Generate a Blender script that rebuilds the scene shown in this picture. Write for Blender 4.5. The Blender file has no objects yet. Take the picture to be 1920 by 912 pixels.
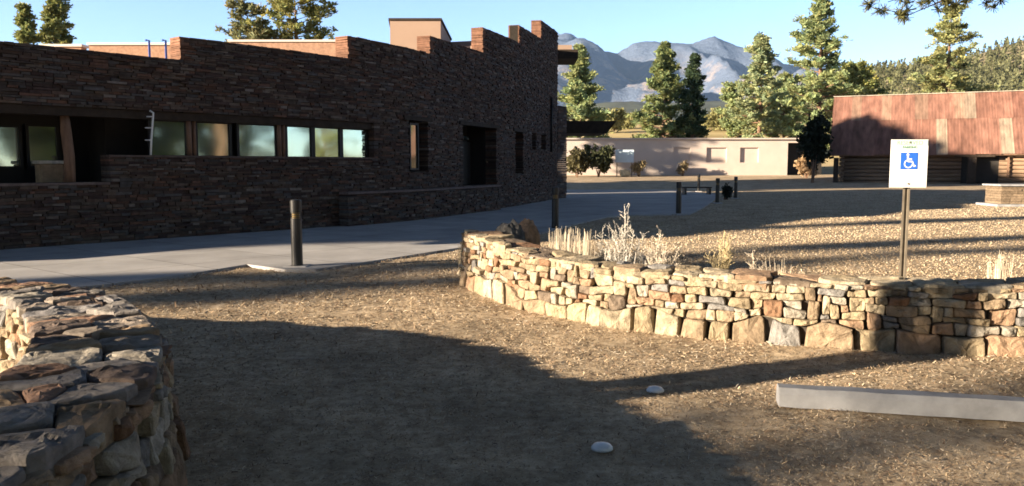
import bpy, math, random
import numpy as np
from mathutils import Vector, noise
sc = bpy.context.scene
C = sc.collection
R = math.radians

# ------------------------------------------------------------------ camera, sky, sun, exposure
EYE = 1.61
FOC = 1500.0                       # focal length in pixels of the 1920 px wide photograph
PITCH = math.atan(145/1500)
cd = bpy.data.cameras.new('camera'); cam = bpy.data.objects.new('camera', cd); C.objects.link(cam)
cam.location = (0, 0, EYE); cam.rotation_euler = (math.pi/2-PITCH, 0, 0)
cd.sensor_width = 36; cd.lens = 36*FOC/1920; cd.clip_start = 0.05; cd.clip_end = 60000
sc.camera = cam
SUN_EL = R(12.1); SUN_H = R(22.5)                 # travel heading of the light, from +X towards +Y
sdx, sdy, sdz = math.cos(SUN_H)*math.cos(SUN_EL), math.sin(SUN_H)*math.cos(SUN_EL), -math.sin(SUN_EL)
w = bpy.data.worlds.new('World'); sc.world = w; w.use_nodes = True
nt = w.node_tree; bg = nt.nodes['Background']
sky = nt.nodes.new('ShaderNodeTexSky'); sky.sky_type = 'NISHITA'; sky.sun_disc = False
sky.sun_elevation = SUN_EL
sky.sun_rotation = math.atan2(-sdx, -sdy)         # compass angle of the sun, clockwise from +Y
sky.altitude = 2100; sky.air_density = 1.0; sky.dust_density = 0.6; sky.ozone_density = 2.5
geo = nt.nodes.new('ShaderNodeNewGeometry'); sep = nt.nodes.new('ShaderNodeSeparateXYZ'); nt.links.new(geo.outputs['Incoming'], sep.inputs[0])
absz = nt.nodes.new('ShaderNodeMath'); absz.operation = 'ABSOLUTE'; nt.links.new(sep.outputs['Z'], absz.inputs[0])
hz_ramp = nt.nodes.new('ShaderNodeValToRGB'); e = hz_ramp.color_ramp.elements      # clear mountain air: bright band above the horizon, deep blue overhead
e[0].position = 0.0; e[0].color = (1.0, 0.93, 0.93, 1); e[1].position = 0.75; e[1].color = (0.03, 0.04, 0.055, 1)
x = e.new(0.2); x.color = (0.86, 0.82, 0.90, 1); x = e.new(0.32); x.color = (0.16, 0.19, 0.24, 1)
nt.links.new(absz.outputs[0], hz_ramp.inputs[0])
smul = nt.nodes.new('ShaderNodeMix'); smul.data_type = 'RGBA'; smul.blend_type = 'MULTIPLY'; smul.inputs['Factor'].default_value = 1
nt.links.new(sky.outputs[0], smul.inputs[6]); nt.links.new(hz_ramp.outputs[0], smul.inputs[7])
nt.links.new(smul.outputs[2], bg.inputs[0]); bg.inputs[1].default_value = 0.091
sl = bpy.data.lights.new('sun', 'SUN'); sl.energy = 5.0; sl.angle = R(0.53); sl.color = (1.0, 0.82, 0.60)
so = bpy.data.objects.new('sun', sl); C.objects.link(so)
so.rotation_euler = Vector((sdx, sdy, sdz)).to_track_quat('-Z', 'Y').to_euler(); so.location = (-20, -10, 12)
sc.view_settings.view_transform = 'Standard'; sc.view_settings.look = 'None'
sc.view_settings.gamma = 1; sc.view_settings.exposure = 2.18
sc.cycles.use_denoising = True
sc.cycles.max_bounces = 6; sc.cycles.volume_bounces = 0
sc.cycles.filter_width = 1.7

# ------------------------------------------------------------------ measuring helpers
cp, sp = math.cos(PITCH), math.sin(PITCH)
def ray(px, py):
    a = (px-960)/FOC; b = -(py-456)/FOC
    return a, cp+b*sp, -sp+b*cp
def gp(px, py, z=0.0):
    d = ray(px, py); t = (z-EYE)/d[2]; return (d[0]*t, d[1]*t)
def at(px, py, Y):
    d = ray(px, py); t = Y/d[1]; return (d[0]*t, Y, EYE+d[2]*t)
def smooth(pts, n=8):
    P = [Vector(p) for p in pts]; out = []
    P = [P[0]*2-P[1]]+P+[P[-1]*2-P[-2]]
    for i in range(1, len(P)-2):
        for k in range(n):
            t = k/n; a, b, c, d = P[i-1], P[i], P[i+1], P[i+2]
            out.append(0.5*((2*b)+(c-a)*t+(2*a-5*b+4*c-d)*t*t+(3*b-a-3*c+d)*t**3))
    out.append(P[-2]); return out
class Path:
    def __init__(s, pts):
        s.p = [Vector((p[0], p[1])) for p in pts]; s.s = [0.0]
        for a, b in zip(s.p, s.p[1:]): s.s.append(s.s[-1]+(b-a).length)
        s.L = s.s[-1]
        n = []
        for i in range(len(s.p)):
            d = s.p[min(i+1, len(s.p)-1)]-s.p[max(i-1, 0)]; d.normalize(); n.append(Vector((d.y, -d.x)))
        s.n = n                                     # to the right of travel
    def at(s, t, off=0.0):
        t = max(0, min(s.L, t)); lo = int(np.searchsorted(s.s, t))-1; lo = max(0, min(len(s.p)-2, lo))
        f = (t-s.s[lo])/max(1e-9, s.s[lo+1]-s.s[lo])
        n = s.n[lo].lerp(s.n[lo+1], f); n.normalize()
        q = s.p[lo].lerp(s.p[lo+1], f)+n*off; return q
    def px(s, px, off=0.0):                          # arc length where the vertical sight plane of px meets the path
        k = (px-960)/FOC/ (cp)                       # X/Y at eye level
        best = None; prev = None
        for i in range(0, 1501):
            t = s.L*i/1500; q = s.at(t, off); v = q.x-k*q.y
            if prev is not None and prev*v <= 0: best = t; break
            prev = v
        return best if best is not None else s.L

# ------------------------------------------------------------------ mesh helpers
class MB:
    def __init__(s): s.v = []; s.f = []; s.c = []; s.m = []; s.col = (1, 1, 1)
    def face(s, idx, m=0): s.f.append(tuple(idx)); s.c.append(s.col); s.m.append(m)
    def poly(s, pts, m=0):
        b = len(s.v); s.v += [tuple(p) for p in pts]; s.face(range(b, b+len(pts)), m)
    def hexa(s, q, m=0):                             # 8 points: bottom 4 ccw, top 4 ccw
        b = len(s.v); s.v += [tuple(p) for p in q]
        for f in ((3, 2, 1, 0), (4, 5, 6, 7), (0, 1, 5, 4), (1, 2, 6, 5), (2, 3, 7, 6), (3, 0, 4, 7)):
            s.face([b+i for i in f], m)
    def box(s, c, d, rz=0, m=0):
        cx, cy, cz = c; x, y, z = d[0]/2, d[1]/2, d[2]/2; ca, sa = math.cos(rz), math.sin(rz)
        q = [(cx+a*x*ca-b*y*sa, cy+a*x*sa+b*y*ca, cz+e*z) for e in (-1, 1) for a, b in ((-1, -1), (1, -1), (1, 1), (-1, 1))]
        s.hexa(q, m)
    def beam(s, p0, p1, wd, ht, m=0):               # horizontal-ish box between two points, centred
        a, b = Vector(p0), Vector(p1); d = (b-a).normalized()
        side = d.cross(Vector((0, 0, 1)));  side = side.normalized() if side.length > 1e-4 else Vector((1, 0, 0))
        up = side.cross(d).normalized(); sd = side*wd/2; u = up*ht/2
        s.hexa([a-sd-u, a+sd-u, b+sd-u, b-sd-u, a-sd+u, a+sd+u, b+sd+u, b-sd+u], m)
    def tube(s, pts, rad, n=6, m=0, cap=True):
        rings = []
        P = [Vector(p) for p in pts]
        if not hasattr(rad, '__len__'): rad = [rad]*len(P)
        for i, p in enumerate(P):
            d = (P[min(i+1, len(P)-1)]-P[max(i-1, 0)]).normalized()
            a = d.cross(Vector((0.13, 0.31, 0.94))); 
            if a.length < 1e-3: a = d.cross(Vector((1, 0, 0)))
            a.normalize(); b2 = d.cross(a); base = len(s.v)
            for k in range(n):
                t = 2*math.pi*k/n; s.v.append(tuple(p+(a*math.cos(t)+b2*math.sin(t))*rad[i]))
            rings.append(base)
        for r0, r1 in zip(rings, rings[1:]):
            for k in range(n): s.face((r0+k, r0+(k+1) % n, r1+(k+1) % n, r1+k), m)
        if cap:
            s.face([rings[0]+k for k in reversed(range(n))], m); s.face([rings[-1]+k for k in range(n)], m)
    def lathe(s, c, prof, n=16, m=0):               # prof: (radius, z) list
        rings = []
        for r, z in prof:
            b = len(s.v); rings.append(b)
            for k in range(n):
                t = 2*math.pi*k/n; s.v.append((c[0]+r*math.cos(t), c[1]+r*math.sin(t), c[2]+z))
        for r0, r1 in zip(rings, rings[1:]):
            for k in range(n): s.face((r0+k, r0+(k+1) % n, r1+(k+1) % n, r1+k), m)
        s.face([rings[0]+k for k in reversed(range(n))], m); s.face([rings[-1]+k for k in range(n)], m)
    def prism(s, pts, z0, z1, m=0):
        n = len(pts); b = len(s.v)
        s.v += [(p[0], p[1], z0) for p in pts]+[(p[0], p[1], z1) for p in pts]
        s.face([b+i for i in reversed(range(n))], m); s.face([b+n+i for i in range(n)], m)
        for i in range(n): j = (i+1) % n; s.face((b+i, b+j, b+n+j, b+n+i), m)
    def build(s, name, mats, parent=None, smooth=False, origin=None, bevel=0):
        me = bpy.data.meshes.new(name)
        v = s.v
        if origin is not None: v = [(p[0]-origin[0], p[1]-origin[1], p[2]-origin[2]) for p in v]
        me.from_pydata(v, [], s.f)
        if not isinstance(mats, (list, tuple)): mats = [mats]
        for m in mats: me.materials.append(m)
        if len(mats) > 1: me.polygons.foreach_set('material_index', s.m)
        ca = me.color_attributes.new('col', 'FLOAT_COLOR', 'CORNER')
        cols = np.repeat(np.array([tuple(c)+(1.0,) for c in s.c], dtype=np.float32), [len(f) for f in s.f], axis=0)
        ca.data.foreach_set('color', cols.ravel())
        if smooth: me.polygons.foreach_set('use_smooth', [True]*len(s.f))
        me.update()
        o = bpy.data.objects.new(name, me); C.objects.link(o)
        if parent is not None: o.parent = parent
        if origin is not None: o.location = origin
        if bevel:
            b = o.modifiers.new('bevel', 'BEVEL'); b.width = bevel; b.segments = 2; b.limit_method = 'ANGLE'
        return o
def np_mesh(name, V, F, mat, parent=None, cols=None, nside=4):
    """V (n,3), F (m,nside) arrays -> object; cols per face"""
    me = bpy.data.meshes.new(name); m = len(F)
    me.vertices.add(len(V)); me.vertices.foreach_set('co', V.astype(np.float32).ravel())
    me.loops.add(m*nside); me.loops.foreach_set('vertex_index', F.astype(np.int32).ravel())
    me.polygons.add(m); me.polygons.foreach_set('loop_start', np.arange(m, dtype=np.int32)*nside)
    me.update(calc_edges=True)
    me.materials.append(mat)
    if cols is not None:
        ca = me.color_attributes.new('col', 'FLOAT_COLOR', 'CORNER')
        cc = np.concatenate([cols, np.ones((m, 1))], 1).astype(np.float32)
        ca.data.foreach_set('color', np.repeat(cc, nside, axis=0).ravel())
    o = bpy.data.objects.new(name, me); C.objects.link(o)
    if parent is not None: o.parent = parent
    return o
def tag(o, label=None, cat=None, group=None, kind=None):
    if label: o['label'] = label
    if cat: o['category'] = cat
    if group: o['group'] = group
    if kind: o['kind'] = kind
    return o
def empty(name, loc, rz=0):
    o = bpy.data.objects.new(name, None); C.objects.link(o); o.location = loc; o.rotation_euler = (0, 0, rz)
    o.empty_display_size = 0.2; return o
def copy_tree(o, parent=None):
    kids = list(o.children); c = o.copy(); C.objects.link(c); c.parent = parent
    for k in kids: copy_tree(k, c)
    return c

# ------------------------------------------------------------------ materials
def mat(name, base, rough=0.85, noise_amt=0.25, scale=6.0, bump=0.3, bdist=0.01, metal=0.0, attr=False, spec=0.3,
        detail=6, tint2=None, stretch=(1, 1, 1), transl=0):
    m = bpy.data.materials.new(name); m.use_nodes = True; n = m.node_tree; N = n.nodes; L = n.links
    b = N['Principled BSDF']; b.inputs['Roughness'].default_value = rough; b.inputs['Metallic'].default_value = metal
    b.inputs['Specular IOR Level'].default_value = spec
    tc = N.new('ShaderNodeTexCoord'); mp = N.new('ShaderNodeMapping'); mp.inputs['Scale'].default_value = stretch
    L.new(tc.outputs['Object'], mp.inputs[0])
    nz = N.new('ShaderNodeTexNoise'); nz.inputs['Scale'].default_value = scale; nz.inputs['Detail'].default_value = detail
    nz.inputs['Roughness'].default_value = 0.62
    L.new(mp.outputs[0], nz.inputs['Vector'])
    src = None
    if attr:
        a = N.new('ShaderNodeAttribute'); a.attribute_name = 'col'; src = a.outputs['Color']
    mix = N.new('ShaderNodeMix'); mix.data_type = 'RGBA'; mix.blend_type = 'MIX'
    ramp = N.new('ShaderNodeMapRange'); ramp.inputs['From Min'].default_value = 0.3; ramp.inputs['From Max'].default_value = 0.7
    L.new(nz.outputs['Fac'], ramp.inputs['Value']); L.new(ramp.outputs[0], mix.inputs['Factor'])
    if attr:
        def mulc(k):
            q = N.new('ShaderNodeMix'); q.data_type = 'RGBA'; q.blend_type = 'MULTIPLY'; q.inputs['Factor'].default_value = 1
            L.new(src, q.inputs[6]); q.inputs[7].default_value = tuple(x*k for x in base)+(1,); return q.outputs[2]
        L.new(mulc(1-noise_amt), mix.inputs[6]); L.new(mulc(1+noise_amt), mix.inputs[7])
    else:
        mix.inputs[6].default_value = tuple(x*(1-noise_amt) for x in base)+(1,)
        t2 = tint2 or base
        mix.inputs[7].default_value = tuple(x*(1+noise_amt) for x in t2)+(1,)
    L.new(mix.outputs[2], b.inputs['Base Color'])
    if bump:
        bp = N.new('ShaderNodeBump'); bp.inputs['Strength'].default_value = bump; bp.inputs['Distance'].default_value = bdist
        nb = N.new('ShaderNodeTexNoise'); nb.inputs['Scale'].default_value = scale*3; nb.inputs['Detail'].default_value = 8
        nb.inputs['Roughness'].default_value = 0.7
        L.new(mp.outputs[0], nb.inputs['Vector']); L.new(nb.outputs['Fac'], bp.inputs['Height']); L.new(bp.outputs[0], b.inputs['Normal'])
    if transl:
        out = N['Material Output']; tr = N.new('ShaderNodeBsdfTranslucent'); ms = N.new('ShaderNodeMixShader')
        ms.inputs[0].default_value = transl; L.new(mix.outputs[2], tr.inputs[0])
        L.new(b.outputs[0], ms.inputs[1]); L.new(tr.outputs[0], ms.inputs[2]); L.new(ms.outputs[0], out.inputs[0])
    return m
M = {}
M['stone'] = mat('sandstone', (1, 1, 1), 0.95, 0.42, 11, 1.0, 0.022, attr=True, spec=0.2)
M['mortar'] = mat('dark_mortar', (0.05, 0.042, 0.035), 0.95, 0.3, 20, 0.3)
M['facade'] = mat('facade_stone', (1, 1, 1), 0.9, 0.3, 9, 0.7, 0.01, attr=True, spec=0.2)
M['concrete'] = mat('concrete', (0.42, 0.41, 0.41), 0.9, 0.12, 1.3, 0.25, 0.004)
M['curb'] = mat('pale_concrete', (0.31, 0.315, 0.33), 0.9, 0.28, 4, 0.35, 0.005)
M['stucco'] = mat('beige_stucco', (0.49, 0.42, 0.375), 0.95, 0.07, 0.8, 0.1)
M['tan'] = mat('tan_metal_panel', (0.34, 0.24, 0.18), 0.7, 0.06, 0.8, 0.0)
M['white'] = mat('white_paint', (0.78, 0.78, 0.78), 0.5, 0.04, 3, 0)
M['cap'] = mat('pale_metal_cap', (0.6, 0.56, 0.5), 0.45, 0.05, 3, 0)
M['bronze'] = mat('dark_bronze', (0.018, 0.016, 0.015), 0.5, 0.1, 5, 0)
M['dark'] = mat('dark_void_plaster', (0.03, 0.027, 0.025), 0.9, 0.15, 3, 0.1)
M['black'] = mat('black_metal', (0.02, 0.02, 0.021), 0.4, 0.2, 8, 0.1, 0.002, spec=0.5)
M['amber'] = mat('amber_lens', (0.22, 0.15, 0.05), 0.35, 0.2, 20, 0)
M['timber'] = mat('weathered_timber', (0.20, 0.12, 0.08), 0.85, 0.35, 5, 0.5, 0.01, stretch=(3, 3, 0.5))
M['beam'] = mat('dark_timber', (0.04, 0.028, 0.02), 0.85, 0.35, 5, 0.5, 0.01)
M['log'] = mat('old_log', (0.20, 0.135, 0.09), 0.9, 0.35, 1.6, 0.6, 0.03, stretch=(0.6, 0.6, 4))
M['blue'] = mat('blue_paint', (0.08, 0.16, 0.55), 0.4, 0.05, 3, 0)
M['galv'] = mat('galvanised_steel', (0.22, 0.19, 0.15), 0.6, 0.2, 10, 0.05, metal=0.2)
M['bark'] = mat('pine_bark', (0.17, 0.105, 0.07), 0.95, 0.4, 3, 0.8, 0.03, stretch=(2, 2, 0.5))
M['needle'] = mat('pine_needles', (1, 1, 1), 0.7, 0.15, 0.8, 0, attr=True, transl=0.38, spec=0.2)
M['twig'] = mat('dry_twigs', (1, 1, 1), 0.9, 0.15, 6, 0, attr=True, spec=0.1)
M['litter'] = mat('needle_litter', (1, 1, 1), 0.85, 0.2, 3, 0, attr=True, spec=0.15)
M['lens'] = mat('white_reflector', (0.75, 0.78, 0.82), 0.35, 0.05, 8, 0)
M['bluesign'] = mat('sign_blue', (0.03, 0.14, 0.62), 0.4, 0.02, 3, 0)
M['greensign'] = mat('sign_green', (0.22, 0.42, 0.32), 0.5, 0.02, 3, 0)
M['greysign'] = mat('sign_faded_print', (0.58, 0.58, 0.60), 0.5, 0.02, 3, 0)
M['rust'] = mat('rusty_sheet', (1, 1, 1), 0.7, 0.42, 1.6, 0.15, 0.01, attr=True, spec=0.3, stretch=(1.6, 0.5, 0.35))

def glass_mat():
    m = bpy.data.materials.new('coated_glass'); m.use_nodes = True; b = m.node_tree.nodes['Principled BSDF']
    b.inputs['Metallic'].default_value = 0.9; b.inputs['Roughness'].default_value = 0.06
    b.inputs['Base Color'].default_value = (0.42, 0.49, 0.46, 1)
    N = m.node_tree.nodes; L = m.node_tree.links
    tc = N.new('ShaderNodeTexCoord'); nz = N.new('ShaderNodeTexNoise'); nz.inputs['Scale'].default_value = 0.9; nz.inputs['Detail'].default_value = 1
    bp = N.new('ShaderNodeBump'); bp.inputs['Strength'].default_value = 0.12; bp.inputs['Distance'].default_value = 0.05
    L.new(tc.outputs['Object'], nz.inputs['Vector']); L.new(nz.outputs['Fac'], bp.inputs['Height']); L.new(bp.outputs[0], b.inputs['Normal'])
    return m
M['glass'] = glass_mat()
def ground_mat():
    m = bpy.data.materials.new('dry_ground'); m.use_nodes = True; N = m.node_tree.nodes; L = m.node_tree.links
    b = N['Principled BSDF']; b.inputs['Roughness'].default_value = 0.95; b.inputs['Specular IOR Level'].default_value = 0.1
    tc = N.new('ShaderNodeTexCoord')
    def nz(s, d=6, r=0.6):
        x = N.new('ShaderNodeTexNoise'); x.inputs['Scale'].default_value = s; x.inputs['Detail'].default_value = d; x.inputs['Roughness'].default_value = r
        L.new(tc.outputs['Object'], x.inputs['Vector']); return x
    a = nz(9, 8, 0.75); r = N.new('ShaderNodeValToRGB'); e = r.color_ramp.elements
    e[0].position = 0.33; e[0].color = (0.26, 0.19, 0.13, 1); e[1].position = 0.66; e[1].color = (0.66, 0.54, 0.39, 1)
    x = e.new(0.5); x.color = (0.49, 0.385, 0.265, 1)
    L.new(a.outputs['Fac'], r.inputs[0])
    c = nz(1.1, 5); mr = N.new('ShaderNodeMapRange'); mr.inputs['From Min'].default_value = 0.35; mr.inputs['From Max'].default_value = 0.65
    mr.inputs['To Min'].default_value = 0.68; mr.inputs['To Max'].default_value = 1.15; L.new(c.outputs['Fac'], mr.inputs[0])
    mu = N.new('ShaderNodeMix'); mu.data_type = 'RGBA'; mu.blend_type = 'MULTIPLY'; mu.inputs['Factor'].default_value = 1
    L.new(r.outputs[0], mu.inputs[6]); L.new(mr.outputs[0], mu.inputs[7])
    # far meadow: dry yellow grass
    sx = N.new('ShaderNodeSeparateXYZ'); L.new(tc.outputs['Object'], sx.inputs[0])
    m2 = N.new('ShaderNodeMapRange'); m2.inputs['From Min'].default_value = 85; m2.inputs['From Max'].default_value = 120; L.new(sx.outputs['Y'], m2.inputs[0])
    g = nz(0.05, 6); r2 = N.new('ShaderNodeValToRGB'); e = r2.color_ramp.elements
    e[0].position = 0.38; e[0].color = (0.38, 0.30, 0.15, 1); e[1].position = 0.62; e[1].color = (0.60, 0.48, 0.25, 1); L.new(g.outputs['Fac'], r2.inputs[0])
    mf = N.new('ShaderNodeMix'); mf.data_type = 'RGBA'; L.new(m2.outputs[0], mf.inputs['Factor']); L.new(mu.outputs[2], mf.inputs[6]); L.new(r2.outputs[0], mf.inputs[7])
    L.new(mf.outputs[2], b.inputs['Base Color'])
    bn = nz(45, 8, 0.75); bp = N.new('ShaderNodeBump'); bp.inputs['Strength'].default_value = 0.5; bp.inputs['Distance'].default_value = 0.008
    L.new(bn.outputs['Fac'], bp.inputs['Height']); L.new(bp.outputs[0], b.inputs['Normal'])
    return m
M['ground'] = ground_mat()

# ------------------------------------------------------------------ ground, path
path_edge = [(-26, 2.0), (-12, 6.3), (-8.0, 8.6), (-5.51, 10.49), (-4.84, 11.4), (-4.26, 12.75), (-3.45, 12.12), (-3.0, 12.15), (-2.31, 13.24), (-1.03, 15.37),
             (0.6, 18.6), (1.9, 22.2), (3.0, 24.9), (3.79, 25.78), (5.8, 26.1), (7.37, 30.7), (9.46, 37.35), (11.5, 45), (10.6, 52.8), (3.5, 52.8), (-2, 52.8)]
path_poly = path_edge+[(-6, 44), (-12, 22), (-30, 20)]
def inside(x, y, poly):
    c = False; j = len(poly)-1
    for i in range(len(poly)):
        xi, yi = poly[i]; xj, yj = poly[j]
        if (yi > y) != (yj > y) and x < (xj-xi)*(y-yi)/(yj-yi)+xi: c = not c
        j = i
    return c
def lerp_tab(x, tab):
    return float(np.interp(x, [a for a, b in tab], [b for a, b in tab]))
GT = [(-1e5, 0), (50, 0), (70, 0.15), (90, 0.6), (110, 2.0), (180, 9.0), (300, 17), (420, 24), (700, 26), (1e5, 26)]
def gz(x, y):
    return lerp_tab(y, GT)
def build_ground():
    rs = [0.0]+list(np.concatenate([np.arange(1.2, 12, 0.09), np.geomspace(12, 100, 90), np.geomspace(103, 9000, 80)])); na = 620
    V = [(0, 0, 0)]
    for r in rs[1:]:
        for k in range(na):
            t = 2*math.pi*k/na; x, y = r*math.sin(t), r*math.cos(t); z = gz(x, y)
            if r < 14 and y > 0 and not inside(x, y, path_poly):
                z += 0.02*noise.noise((x*0.9, y*0.9, 0))+0.012*noise.noise((x*5, y*5, 3))
            elif r < 60 and inside(x, y, path_poly): z -= 0.02
            if y > 100: z += min(1, (y-100)/150)*3.0*noise.noise((x*0.012, y*0.012, 5))
            V.append((x, y, z))
    F = [(0, 1+(k+1) % na, 1+k) for k in range(na)]
    for i in range(len(rs)-2):
        a = 1+i*na; b = a+na
        for k in range(na): F.append((a+k, a+(k+1) % na, b+(k+1) % na, b+k))
    me = bpy.data.meshes.new('ground'); me.from_pydata(V, [], F); me.materials.append(M['ground']); me.update()
    me.flip_normals() if me.polygons[5].normal.z < 0 else None
    me.polygons.foreach_set('use_smooth', [True]*len(F))
    o = bpy.data.objects.new('ground', me); C.objects.link(o); tag(o, kind='structure')
build_ground()
pm = M['concrete'].copy(); pm.name = 'paving_concrete'; N = pm.node_tree.nodes; L = pm.node_tree.links
bb = N['Principled BSDF']; base_link = bb.inputs['Base Color'].links[0].from_socket
tc = N.new('ShaderNodeTexCoord'); mp = N.new('ShaderNodeMapping'); mp.inputs['Rotation'].default_value = (0, 0, R(-52)); L.new(tc.outputs['Object'], mp.inputs[0])
bk = N.new('ShaderNodeTexBrick'); bk.offset = 0; bk.inputs['Scale'].default_value = 1; bk.inputs['Brick Width'].default_value = 1.7; bk.inputs['Row Height'].default_value = 1.7; bk.inputs['Mortar Size'].default_value = 0.012
bk.inputs['Color1'].default_value = (1, 1, 1, 1); bk.inputs['Color2'].default_value = (0.86, 0.86, 0.86, 1); bk.inputs['Mortar'].default_value = (0.45, 0.43, 0.40, 1); L.new(mp.outputs[0], bk.inputs['Vector'])
st = N.new('ShaderNodeTexNoise'); st.inputs['Scale'].default_value = 0.6; st.inputs['Detail'].default_value = 7; st.inputs['Roughness'].default_value = 0.7; L.new(tc.outputs['Object'], st.inputs[0])
smr = N.new('ShaderNodeMapRange'); smr.inputs['From Min'].default_value = 0.3; smr.inputs['From Max'].default_value = 0.7; smr.inputs['To Min'].default_value = 0.78; smr.inputs['To Max'].default_value = 1.12; L.new(st.outputs['Fac'], smr.inputs[0])
mA = N.new('ShaderNodeMix'); mA.data_type = 'RGBA'; mA.blend_type = 'MULTIPLY'; mA.inputs['Factor'].default_value = 1; L.new(base_link, mA.inputs[6]); L.new(bk.outputs['Color'], mA.inputs[7])
mB = N.new('ShaderNodeMix'); mB.data_type = 'RGBA'; mB.blend_type = 'MULTIPLY'; mB.inputs['Factor'].default_value = 1; L.new(mA.outputs[2], mB.inputs[6]); L.new(smr.outputs[0], mB.inputs[7]); L.new(mB.outputs[2], bb.inputs['Base Color'])
M['paving'] = pm
m = MB(); m.prism(path_poly, -0.05, 0.035)
pth = m.build('path', M['paving']); tag(pth, kind='structure')
# ------------------------------------------------------------------ stone facade
corner = (-12.8, 11.26)
FP = Path(smooth([corner, (-11.2, 13.15), (-9.64, 14.98), (-7.25, 17.77), (-5.35, 19.99), (-4.29, 21.42), (-3.05, 23.5), (-1.98, 26.05), (-0.68, 29.21),
                  (-0.02, 31.0), (0.70, 33.4), (2.15, 38.5)], 6))
building = empty('stone_building', (-4, 25, 0))
tag(building, 'long dark sandstone building with stepped parapet and shaded windows', 'building')
def pch(o):                                          # keep world placement under the building empty
    o.parent = building; o.matrix_parent_inverse = building.matrix_world.inverted(); return o
building.matrix_world.translation = (-4, 25, 0)
bpy.context.view_layer.update()
rnd = random.Random(7)
def zf(px, py, off=0.0):
    s = FP.px(px, off); q = FP.at(s, off); return at(px, py, q.y)[2]
# parapet profile: (px start, z)
steps = [(-999, 3.93), (350, zf(352, 67)), (657, zf(658, 67)), (808, zf(812, 66)), (905, zf(932, 62)), (972, zf(995, 60)), (1012, zf(1035, 55))]
steps = [(0 if a == -999 else FP.px(a), z) for a, z in steps]
def top_z(s):
    z = steps[0][1]
    for a, b in steps:
        if s >= a: z = b
    return z
def opn(x0, y0, x1, y1, off=0.0):
    a, b = FP.px(x0, off), FP.px(x1, off); c = (x0+x1)/2
    return (a, b, zf(c, y1), zf(c, y0))
S208, S704 = FP.px(210), FP.px(703)
openings = [(-0.01, S208, 1.27, 2.77), (S208-0.01, S704, 1.80, 2.77),
            opn(768, 225, 803, 322), opn(868, 236, 930, 348), opn(965, 246, 980, 325), opn(996, 250, 1004, 281), opn(1013, 253, 1022, 281)]
PAL = [(0.105, 0.07, 0.056), (0.13, 0.095, 0.075), (0.085, 0.066, 0.058), (0.15, 0.085, 0.062), (0.105, 0.095, 0.092), (0.075, 0.05, 0.045), (0.15, 0.12, 0.10), (0.20, 0.17, 0.15)]
PW = [5, 4, 4, 3, 4, 4, 2, 1]
def courses(mb, s_lo, s_hi, z_lo, ztop, holes, off, depth, rnd, tone=1.0):
    z = z_lo
    while z < 9:
        h = rnd.uniform(0.03, 0.07)
        zc = z+h/2
        # filled intervals
        iv = []; ds = 0.05; s = s_lo; start = None
        cuts = sorted(set([s_lo, s_hi]+[a for a, b in steps if s_lo < a < s_hi]+[x for o in holes for x in o[:2] if s_lo < x < s_hi]))
        for a, b in zip(cuts, cuts[1:]):
            c = (a+b)/2
            if z+h*0.6 > ztop(c): continue
            if any(o[0] < c < o[1] and o[2] < zc < o[3] for o in holes): continue
            iv.append([a, b])
        mg = []
        for a, b in iv:
            if mg and abs(mg[-1][1]-a) < 1e-6: mg[-1][1] = b
            else: mg.append([a, b])
        if not mg and z > 2 and z > max(ztop(s_lo), ztop(s_hi), ztop((s_lo+s_hi)/2)): break
        for a, b in mg:
            s = a
            while s < b-0.02:
                l = rnd.uniform(0.08, 0.42)
                e = s+l if b-(s+l) > 0.12 else b
                p = off+rnd.uniform(0.0, 0.045)+(0.03 if rnd.random() < 0.06 else 0)
                zz = min(z+h-0.008, ztop((s+e)/2)+0.03)
                g = 0.006; q0, q1 = FP.at(s+g, p), FP.at(e-g, p+rnd.uniform(-0.012, 0.012)); r0, r1 = FP.at(s+g, off-depth), FP.at(e-g, off-depth)
                t0, t1 = rnd.uniform(-0.008, 0.008), rnd.uniform(-0.008, 0.008)
                k = rnd.uniform(0.7, 1.2)*tone*0.85; c = rnd.choices(PAL, PW)[0]; mb.col = (c[0]*k, c[1]*k, c[2]*k)
                if s == a and z > 3.8: mb.col = (0.20*k, 0.105*k, 0.07*k)  # end stones at parapet steps tinted orange so their returns look sunlit
                mb.hexa([(q0.x, q0.y, z+t0), (q1.x, q1.y, z+t1), (r1.x, r1.y, z), (r0.x, r0.y, z),
                         (q0.x, q0.y, zz+t1), (q1.x, q1.y, zz+t0), (r1.x, r1.y, zz), (r0.x, r0.y, zz)])
                s = e
        z += h
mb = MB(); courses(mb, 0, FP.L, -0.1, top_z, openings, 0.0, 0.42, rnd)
pch(mb.build('facade', M['facade']))
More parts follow.
